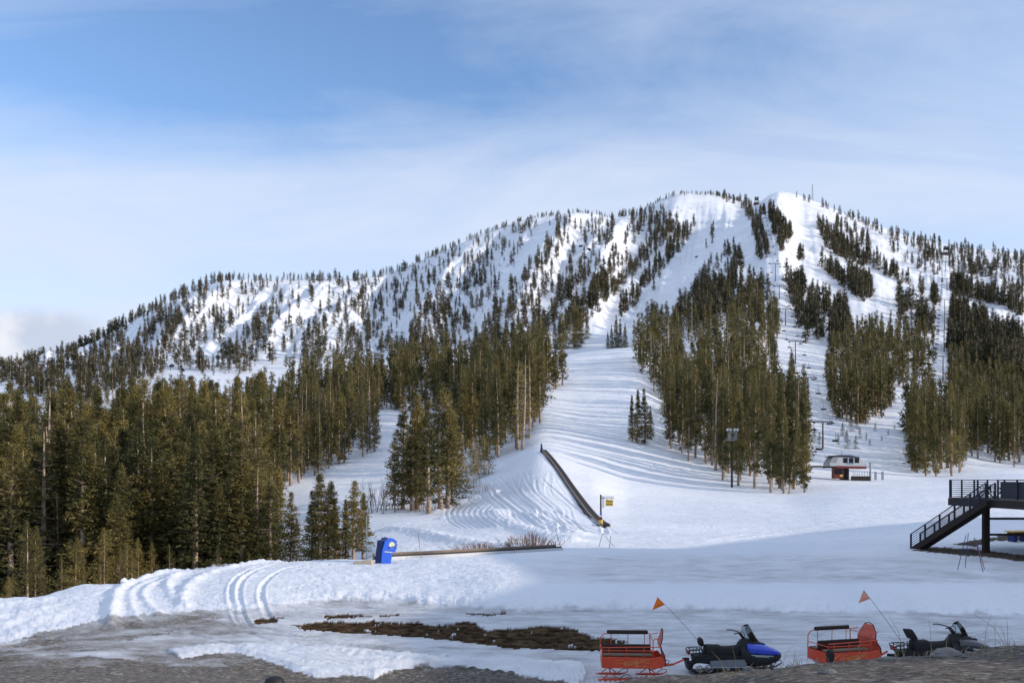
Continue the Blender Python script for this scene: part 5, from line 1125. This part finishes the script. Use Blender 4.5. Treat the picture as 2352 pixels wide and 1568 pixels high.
m = MB(); m.beam((lx(60), -1.2, lz(948)), (lx(640), -1.2, lz(952)), 0.5, 0.3); m.beam((lx(200), -1.2, lz(945)), (lx(395), -1.2, lz(945)), 0.7, 0.42); m.build('side_rail', STEELD, e)
m = MB(); m.tube([(lx(1310), -2.4, -0.3), (lx(1305), -2.4, lz(872))], 0.22, 10); m.box(lx(1285), lx(1330), -2.7, -2.1, lz(880), lz(866)); m.build('lamp_post', GREYP, e)
m = MB(); m.tube([(lx(560), -2.5, lz(1140)), (lx(560), -2.5, lz(1030)), (lx(600), -2.5, lz(1030))], 0.05, 6); m.tube([(lx(605), -2.5, lz(1190)), (lx(605), -2.5, lz(1130)), (lx(555), -2.5, lz(1135))], 0.05, 6); m.tube([(lx(778), -2.5, lz(1225)), (lx(778), -2.5, lz(1140))], 0.07, 6); m.build('gate', STEELD, e)
for i, (a, b) in enumerate(((1405, 1050), (1540, 1045))):
    q_ = empty('signal_cabinet', P + Vector((lx(a), -2.5, 0.3)), 0, label=('grey cabinet next to the chairlift station lamp post', 'rightmost grey cabinet beside the chairlift station')[i], cat='cabinet')
    MB().box(-0.25, 0.25, -0.2, 0.2, -0.3, lz(b) - 0.3, 0.04).build('case', GREYP, q_); MB().box(-0.28, 0.28, -0.24, 0.24, lz(b) - 0.298, lz(b) - 0.25).build('lid', WHITEB, q_)

def tower(x, rb, rt, lab, arm, grp, thick=0.28, lineA=True):
    P = place(x, rb, 150)
    if P is None: return None
    s = P.y / F; h = (rb - rt) * s
    e = empty('lift_tower', P, 0, label=lab, cat='lift tower', group=grp)
    MB().tube([(0, 0, -0.5), (0, 0, h - 0.3)], [thick, thick * 0.8], 10).build('pole', TOWERM, e)
    m = MB(); m.beam((-arm, 0, h), (arm, 0, h), 0.35, 0.35); m.beam((-arm * 0.55, 0, h + 1.0), (arm * 0.55, 0, h + 1.0), 0.12, 0.12)
    for a in (-arm * 0.5, arm * 0.5): m.beam((a, 0, h), (a, 0, h + 1.0), 0.1, 0.1)
    m.build('crossarm', STEELD, e)
    for a in (-arm, arm): MB().beam((a, -1.6, h - 0.25 - 0.35), (a, 1.6, h - 0.25 + 0.35), 0.25, 0.35).build('sheave_train', STEELD, e)
    return P, h, arm
ORD = ['first', 'second', 'third', 'fourth', 'fifth', 'sixth', 'seventh', 'eighth', 'ninth', 'tenth', 'eleventh', 'twelfth']
T1 = [(1890,1030,968,3.2),(1856,924,867,3.3),(1827,835,784,3.4),(1804,747,709,3.6),(1790,686,656,3.6),(1781,645,605,3.6),(1761,572,540,3.8),(1752.5,517,498,3.8),(1747,496,476,3.8)]
T2 = [(2162,925,880,3.6),(2166,877,817,4.2),(2168.5,808,758,4),(2169.5,758,724,4),(2170,723,688,4),(2175,668,640,4.2),(2172,622,600,4.2),(2173,600,580,4)]
L1 = [tower(x, a, b, f'{ORD[i]} brown T-shaped lift tower up the line from the chairlift station', w, 'towers of the central chairlift') for i, (x, a, b, w) in enumerate(T1)]
L2 = [tower(x, a, b, f'{ORD[i]} T-shaped lift tower from the bottom of the right-hand lift line', w, 'towers of the right-hand chairlift') for i, (x, a, b, w) in enumerate(T2)]
def chair_mesh():
    m = MB(); m.tube([(0, 0, 0), (0.05, 0, -1.6), (0.0, 0, -2.0)], 0.05, 5); m.beam((-1.0, -0.1, -2.0), (1.0, -0.1, -2.0), 0.08, 0.10); m.box(-1.0, 1.0, -0.45, 0.05, -2.52, -2.45); m.box(-1.0, 1.0, 0.06, 0.12, -2.45, -2.02)
    for x in (-0.98, 0.98): m.beam((x, 0.05, -2.0), (x, 0.05, -2.5), 0.06, 0.06)
    return m
cm = chair_mesh().build('lift_chair', STEELD); cmesh = cm.data; bpy.data.objects.remove(cm)
def line(Ls, end, name, label, start, sp, grp, clab):
    cnt = {}; t0 = 0 if start is not None else 1
    for side in (-1, 1):
        pts = []
        if start is not None: pts.append(start + Vector((side * 2.4, 0, 0)))
        for L_ in Ls:
            if L_: P, h, w = L_; pts.append(P + Vector((side * w, 0, h - 0.3)))
        if end is not None: pts.append(end + Vector((side * 2.5, 0, 0)))
        Q = []
        for i in range(len(pts) - 1):
            a, b = pts[i], pts[i+1]; sag = (b - a).length * 0.018
            for t in np.linspace(0, 1, 6, endpoint=False): Q.append(a.lerp(b, t) - Vector((0, 0, 4 * sag * t * (1 - t))))
        Q.append(pts[-1])
        o = MB().tube(Q, 0.022, 4).build(name, STEELD); tag(o, f"{label} {'left' if side < 0 else 'right'} side", 'cable')
        dist = sp * (0.4 if side < 0 else 0.85); acc = 0
        for i in range(len(Q) - 1):
            a, b = Q[i], Q[i+1]; L_ = (b - a).length
            while dist <= acc + L_:
                p = a.lerp(b, (dist - acc) / L_); c = bpy.data.objects.new('lift_chair', cmesh); COL.objects.link(c); c.location = p
                k_seg = i // 6; cnt[(side, k_seg)] = cnt.get((side, k_seg), 0) + 1; nth = cnt[(side, k_seg)]
                sd2 = 'left' if side < 0 else 'right'; tag(c, f"{ORD[nth - 1] if nth <= 12 else str(nth) + 'th'} empty chair up, {sd2} cable, above {ORD[k_seg + t0 - 1] + ' tower' if k_seg + t0 > 0 else 'bottom station'} of {clab}", 'lift chair', grp + ' ' + sd2); dist += sp
            acc += L_
top1 = place(1738, 470, 700); top2 = place(2173, 585, 700)
line(L1, top1 + Vector((0, 0, 8)), 'lift_cable', 'haul cable of the central chairlift,', P + Vector((0, 4, lz(900))), 32, 'empty chairs of the central lift,', 'central lift')
line(L2, top2 + Vector((0, 0, 12)), 'lift_cable', 'haul cable of the right-hand chairlift,', None, 17, 'empty chairs of the right-hand lift,', 'right-hand lift')
for i, (P_, s0, lab) in enumerate(((top1, 0.72, 'dark top station of the central chairlift on the summit saddle'), (top2, 0.75, 'dark top station of the right-hand chairlift among ridge trees'))):
    e = empty('lift_top_station', P_, 0, label=lab, cat='lift station')
    m = MB(); m.box(-3.4 * s0, -1.0 * s0, -3, 3, 6, 13 * s0, 0.8); m.box(0.6 * s0, 3.0 * s0, -3, 3, 6, 13 * s0, 0.8); m.build('housing', RAILB, e)
    m = MB()
    for x in (-3.2, 0, 3.2): m.beam((x * s0, 0, -1), (x * s0, 0, 14 * s0), 0.5, 0.5, up=(0, 1, 0))
    for z in (13.5, 15.0): m.beam((-4.2 * s0, 0, z * s0), (4.2 * s0, 0, z * s0), 0.4, 0.4)
    m.build('gantry', STEELD, e); MB().box(-5.5 * s0, 3 * s0, -3, 2, -0.5, 2.6).build('hut', TOWERM, e)
# radio mast
P = place(1866, 462, 900) or place(1866, 470, 900); s = P.y / F
e = empty('radio_mast', P, 0, label='thin lattice radio mast on the skyline right of the summit', cat='mast'); h = 46 * s
m = MB(); legs = [(1.4, 0), (-0.7, 1.2), (-0.7, -1.2)]
for a, b in legs: m.tube([(a, b, -1), (a * 0.45, b * 0.45, h * 0.82)], 0.16, 4)
zz = np.linspace(0, h * 0.82, 13)
for i in range(12):
    for j in range(3):
        a, b = legs[j], legs[(j + 1) % 3]; f0, f1 = 1 - 0.55 * i / 12, 1 - 0.55 * (i + 1) / 12
        m.tube([(a[0] * f0, a[1] * f0, zz[i]), (b[0] * f1, b[1] * f1, zz[i+1])], 0.09, 3); m.tube([(a[0] * f1, a[1] * f1, zz[i+1]), (b[0] * f1, b[1] * f1, zz[i+1])], 0.09, 3)
m.build('lattice', GREYP, e); MB().tube([(0, 0, h * 0.80), (0, 0, h)], 0.10, 5).build('antenna', GREYP, e)
# floodlight mast
P = place(1681, 1119, 120); s = P.y / F
e = empty('floodlight_mast', P, 0, label='tall dark floodlight mast with four round lamps in front of the trees', cat='floodlight')
MB().tube([(0, 0, -0.3), (0, 0, 106 * s)], [0.24, 0.17], 10).build('pole', STEELD, e)
m = MB()
for z in (108, 112): m.box(-11 * s, 9 * s, -1.0, 1.0, z * s, z * s + 0.10)
for a, b in ((-5, -7), (6, 9)): m.beam((a * s, -0.8, 110 * s), (b * s, -0.8, 127 * s), 0.14, 0.14); m.beam((a * s, 0.8, 110 * s), (b * s, 0.8, 127 * s), 0.14, 0.14)
m.beam((-8 * s, -0.8, 126 * s), (9.5 * s, -0.8, 126 * s), 0.18, 0.14); m.beam((-12 * s, -0.8, 117 * s), (-5 * s, -0.8, 117 * s), 0.06, 0.06); m.beam((-12 * s, -0.8, 113 * s), (-12 * s, -0.8, 121 * s), 0.06, 0.06)
m.build('platform', GREYP, e)
for x, a in ((-12, 0.5), (-5, 0.9), (4, 0.1), (10.5, 0.1)):
    m = MB(); c0 = Vector((x * s, -0.9, 132 * s)); d = Vector((-a * 0.8, -1, -0.05)).normalized(); m.tube([c0 + d * 0.12, c0, c0 - d * 0.25, c0 - d * 0.35], [0.30, 0.31, 0.2, 0.08], 14); m.build('lamp', WHITEB, e, smooth=True)

# ------------------------------------------------------------------ poles, frames, bushes, stones
def pole(x0, r0, x1, r1, mat, lab, ymin=40, rad=0.018, grp=None, name='bamboo_pole'):
    P = place(x0, r0, ymin); Y = P.y; q_ = Vector(((x1 - x0) / F * Y, 0, (r0 - r1) / F * Y))
    o = MB().tube([(0, 0, -0.15), q_ * 0.5 + Vector((0.015, 0, 0)), q_], rad, 5).build(name, mat); o.location = P; tag(o, lab, 'pole', grp); return o
G4 = 'thin crossing poles in front of the deck'
pole(2198, 1308, 2219, 1228, POLEB, 'thin blue pole at the left of the four in front of the deck', 50, 0.022, G4); pole(2216, 1303, 2224, 1223, POLEB, 'nearly upright thin blue pole, second of four before the deck', 50, 0.022, G4)
pole(2259, 1313, 2238, 1234, POLEB, 'thin blue pole leaning left, third of four before the deck', 50, 0.022, G4); pole(2263, 1307, 2240, 1240, POLER, 'thin reddish pole leaning left at the right of the four', 50, 0.022, G4)
pole(967, 1282, 960, 1222, TWIGG, 'thin grey marker pole right of the blue kiosk', 50); pole(1183, 1270, 1172, 1230, POLER, 'thin reddish marker pole in front of the left willow twigs', 50); pole(1289, 1260, 1275, 1214, POLER, 'thin reddish marker pole by the right willow bush', 50)
pole(842, 1292, 842, 1185, GREYP, 'straight grey steel pole among the pines left of the blue kiosk', 50, 0.03)
for (x0, r0, x1, r1, x2, r2, lab) in ((1375, 1255, 1384, 1224, 1411, 1258, 'spindly pole frame on the snow below the yellow sign'), (777, 1283, 791, 1222, 812, 1283, 'grey A-shaped pole frame among the pines by the kiosk')):
    P = place(x0, r0 if r0 < 1280 else 1280, 50); Y = P.y; e = empty('pole_frame', P, 0, label=lab, cat='frame'); t_ = Vector(((x1 - x0) / F * Y, 0, (r0 - r1) / F * Y)); f_ = Vector(((x2 - x0) / F * Y, 0, 0))
    MB().tube([(0, 0, -0.1), t_], 0.03, 5).build('strut', GREYP, e); MB().tube([f_, t_], 0.03, 5).build('strut', GREYP, e)
pole(1399, 1258, 1403, 1230, GREYP, 'short grey stake right beside the spindly pole frame', 50, 0.03)
def twigs(x, r, w, h, n, mat, lab, name='willow_bush', ymin=50, th=0.022, cat='bush', fork=2, grp=None):
    P = place(x, r, ymin); s = P.y / F; m = MB()
    for i in range(n):
        bx, by = random.gauss(0, w * s * 0.30), random.gauss(0, w * s * 0.22); hh = h * s * random.uniform(0.5, 1.05) * (1 - 0.35 * min(1, abs(bx) / (w * s * 0.5)))
        lean_ = Vector((bx * 0.35 + random.gauss(0, hh * 0.16), random.gauss(0, hh * 0.12), hh)); b0 = Vector((bx, by, -0.1))
        mid = b0 + lean_ * 0.5 + Vector((random.gauss(0, hh * 0.04), 0, 0)); m.tube([b0, mid, b0 + lean_], [th, th * 0.7, th * 0.25], 3, cap=False)
        for k in range(fork): q_ = mid + lean_ * random.uniform(-0.1, 0.25); m.tube([q_, q_ + Vector((random.gauss(0, hh * 0.13), random.gauss(0, hh * 0.1), hh * random.uniform(0.2, 0.4)))], [th * 0.6, th * 0.2], 3, cap=False)
    o = m.build(name, mat); o.location = P; tag(o, lab, cat, grp); return o
twigs(1218, 1254, 80, 40, 130, TWIG, 'dense reddish willow bush, the biggest beside the low carpet lift'); twigs(1108, 1263, 95, 26, 100, TWIG, 'low reddish willow twigs at the left behind the low carpet lift'); twigs(1167, 1256, 26, 18, 30, TWIG, 'small willow tuft between the two larger willow bushes'); twigs(1272, 1252, 26, 16, 26, TWIG, 'small willow tuft at the right end of the bushes')
twigs(1100, 1132, 56, 34, 45, TWIG, 'thin orange-brown shrub beside the climbing ski tracks', ymin=100, th=0.02); twigs(780, 1281, 70, 20, 90, TWIG, 'reddish brush under the pines left of the kiosk', th=0.02); twigs(985, 1172, 90, 22, 90, TWIG, 'straw-coloured brush around the big pine trunks', ymin=100, th=0.02)
for i, (x, r, h) in enumerate(((842,1172,85),(853,1178,100),(862,1176,110),(872,1170,95),(884,1172,112),(896,1168,90),(880,1180,70),(905,1176,80),(915,1172,60),(858,1165,60))):
    twigs(x, r, 10, h, 4, TWIGG, f'bare grey sapling thicket stem, {ORD[i]} of ten left of the tall clump', name='bare_sapling', ymin=100, th=0.055, cat='sapling', fork=3, grp='bare grey saplings left of the tall pine clump')
def rock(x, r, w, h, mat, lab, ymin=15, name='boulder', P=None, grp=None, seed=0):
    P = P or place(x, r, ymin)
    if P is None: return
    s = P.y / F; rs_ = np.random.RandomState(seed + int(x)); m = MB(); n = 11; rg = []
    for i, t in enumerate(np.linspace(-0.35, 1, 7)):
        rad = math.sqrt(max(0.02, 1 - max(t, 0) ** 2)) * (0.92 if t < 0 else 1); rg.append([(w * s / 2 * rad * math.cos(a) * rs_.uniform(0.78, 1.12), w * s / 2.6 * rad * math.sin(a) * rs_.uniform(0.78, 1.12), h * s * t * rs_.uniform(0.9, 1.05)) for a in np.linspace(0, 2 * math.pi, n, endpoint=False)])
    m.rings(rg); o = m.build(name, mat, smooth=False); o.location = P; o.rotation_euler = (0, 0, rs_.rand() * 3); tag(o, lab, 'rock', grp); return o
rock(1903, 1546, 46, 12, ROCKM, 'flat grey stone in the dark gravel below the second sleigh', 12); rock(2178, 1508, 95, 22, ROCKM, 'pale rounded boulder on the bank hiding the black snowmobile', 12)
rock(2042, 1515, 50, 8, ROCKM, 'low grey stone between the second sleigh and black snowmobile', 12); rock(1885, 1519, 40, 8, ROCKM, 'pale stone at the foot of the second sleigh', 12); rock(285, 1334, 20, 9, plain('crusty_snow_lump', (0.75, 0.77, 0.80), 0.8, bump=0.05), 'upright lump of crusty snow on the left snow edge', 30, 'snow_lump')
for i, (x, r, w, h, lab) in enumerate(((846, 1291, 22, 10, 'larger sandy concrete block half buried left of the blue kiosk'), (826, 1288, 24, 6, 'flatter sandy concrete block at the far left of the kiosk'))):
    P = Vector(((x - CX) / F * 61, 61, zw((x - CX) / F * 61, 61))); s = 61 / F; o = MB().box(-w * s / 2, w * s / 2, -0.35, 0.35, -0.2, h * s, 0.06).build('concrete_block', CONC); o.location = P; tag(o, lab, 'block')
OUT = [(440,708,22,9),(452,720,26,10),(415,742,30,12),(430,762,22,10),(585,735,24,8),(600,742,20,9),(395,842,26,14),(420,852,20,12),(372,830,18,9),(668,730,18,9),(1335,566,22,8),(1352,574,26,9),(1345,592,18,7),(1310,603,20,8),(1368,560,14,6),(1600,590,16,6),(1640,655,22,7),(1588,712,24,8),(1660,700,26,9),(1560,745,20,8),(1475,530,14,5),(560,815,26,10),(500,820,22,10)]
cntw = {}
for i, (x, r, w, h) in enumerate(sorted(OUT)):
    where = 'low on the left snow spur' if x < 700 else ('on the spur in mid mountain' if x < 1400 else 'in the shaded bowl below the summit')
    cntw[where] = cntw.get(where, 0) + 1
    rock(x, r, w * 0.55, h * 0.45, DKROCK, f'{ORD[cntw[where] - 1]} dark rock outcrop from the left, {where}', 500, 'rock_outcrop', grp=f'rock outcrops {where}', seed=i)
# dry grass on the near bank
m = MB(); random.seed(9)
for i in range(170):
    x = random.choice((random.uniform(1500, 2352), random.gauss(1830, 60), random.gauss(2150, 60), random.gauss(1700, 40), random.gauss(2320, 25))); Y = random.uniform(16.5, 20.2); X = (x - CX) / F * Y; z = zw(X, Y); h = random.uniform(0.05, 0.22) if i > 12 else random.uniform(0.5, 1.0)
    l = Vector((random.gauss(0, h * 0.4), random.gauss(0, h * 0.2), h)); m.tube([(X, Y, z - 0.03), Vector((X, Y, z)) + l * 0.55, Vector((X, Y, z)) + l + Vector((l.x * 0.5, 0, -h * 0.12))], [0.006, 0.005, 0.002], 3, cap=False)
tag(m.build('dry_grass', STRAW), 'sparse dry straw stalks on the dark gravel bank', 'grass', kind='stuff')
# dark rounded post top at the bottom edge
P = Vector(((630 - CX) / F * 4.4, 4.4, 0)); zt = -(1552 - H0) / F * 4.4; e = empty('post', (P.x, P.y, -3.2), 0, label='black rounded post top poking up at the bottom edge', cat='post')
h = zt + 3.2; MB().tube([(0, 0, 0), (0, 0, h - 0.03)], 0.040, 16).build('shaft', DKWOOD, e)
MB().rings([[(r_ * math.cos(a), r_ * math.sin(a), h - 0.04 + z) for a in np.linspace(0, 2 * math.pi, 20, endpoint=False)] for r_, z in ((0.047, 0), (0.048, 0.012), (0.042, 0.027), (0.026, 0.037), (0.006, 0.040))]).build('cap', BLACKP, e, smooth=True)
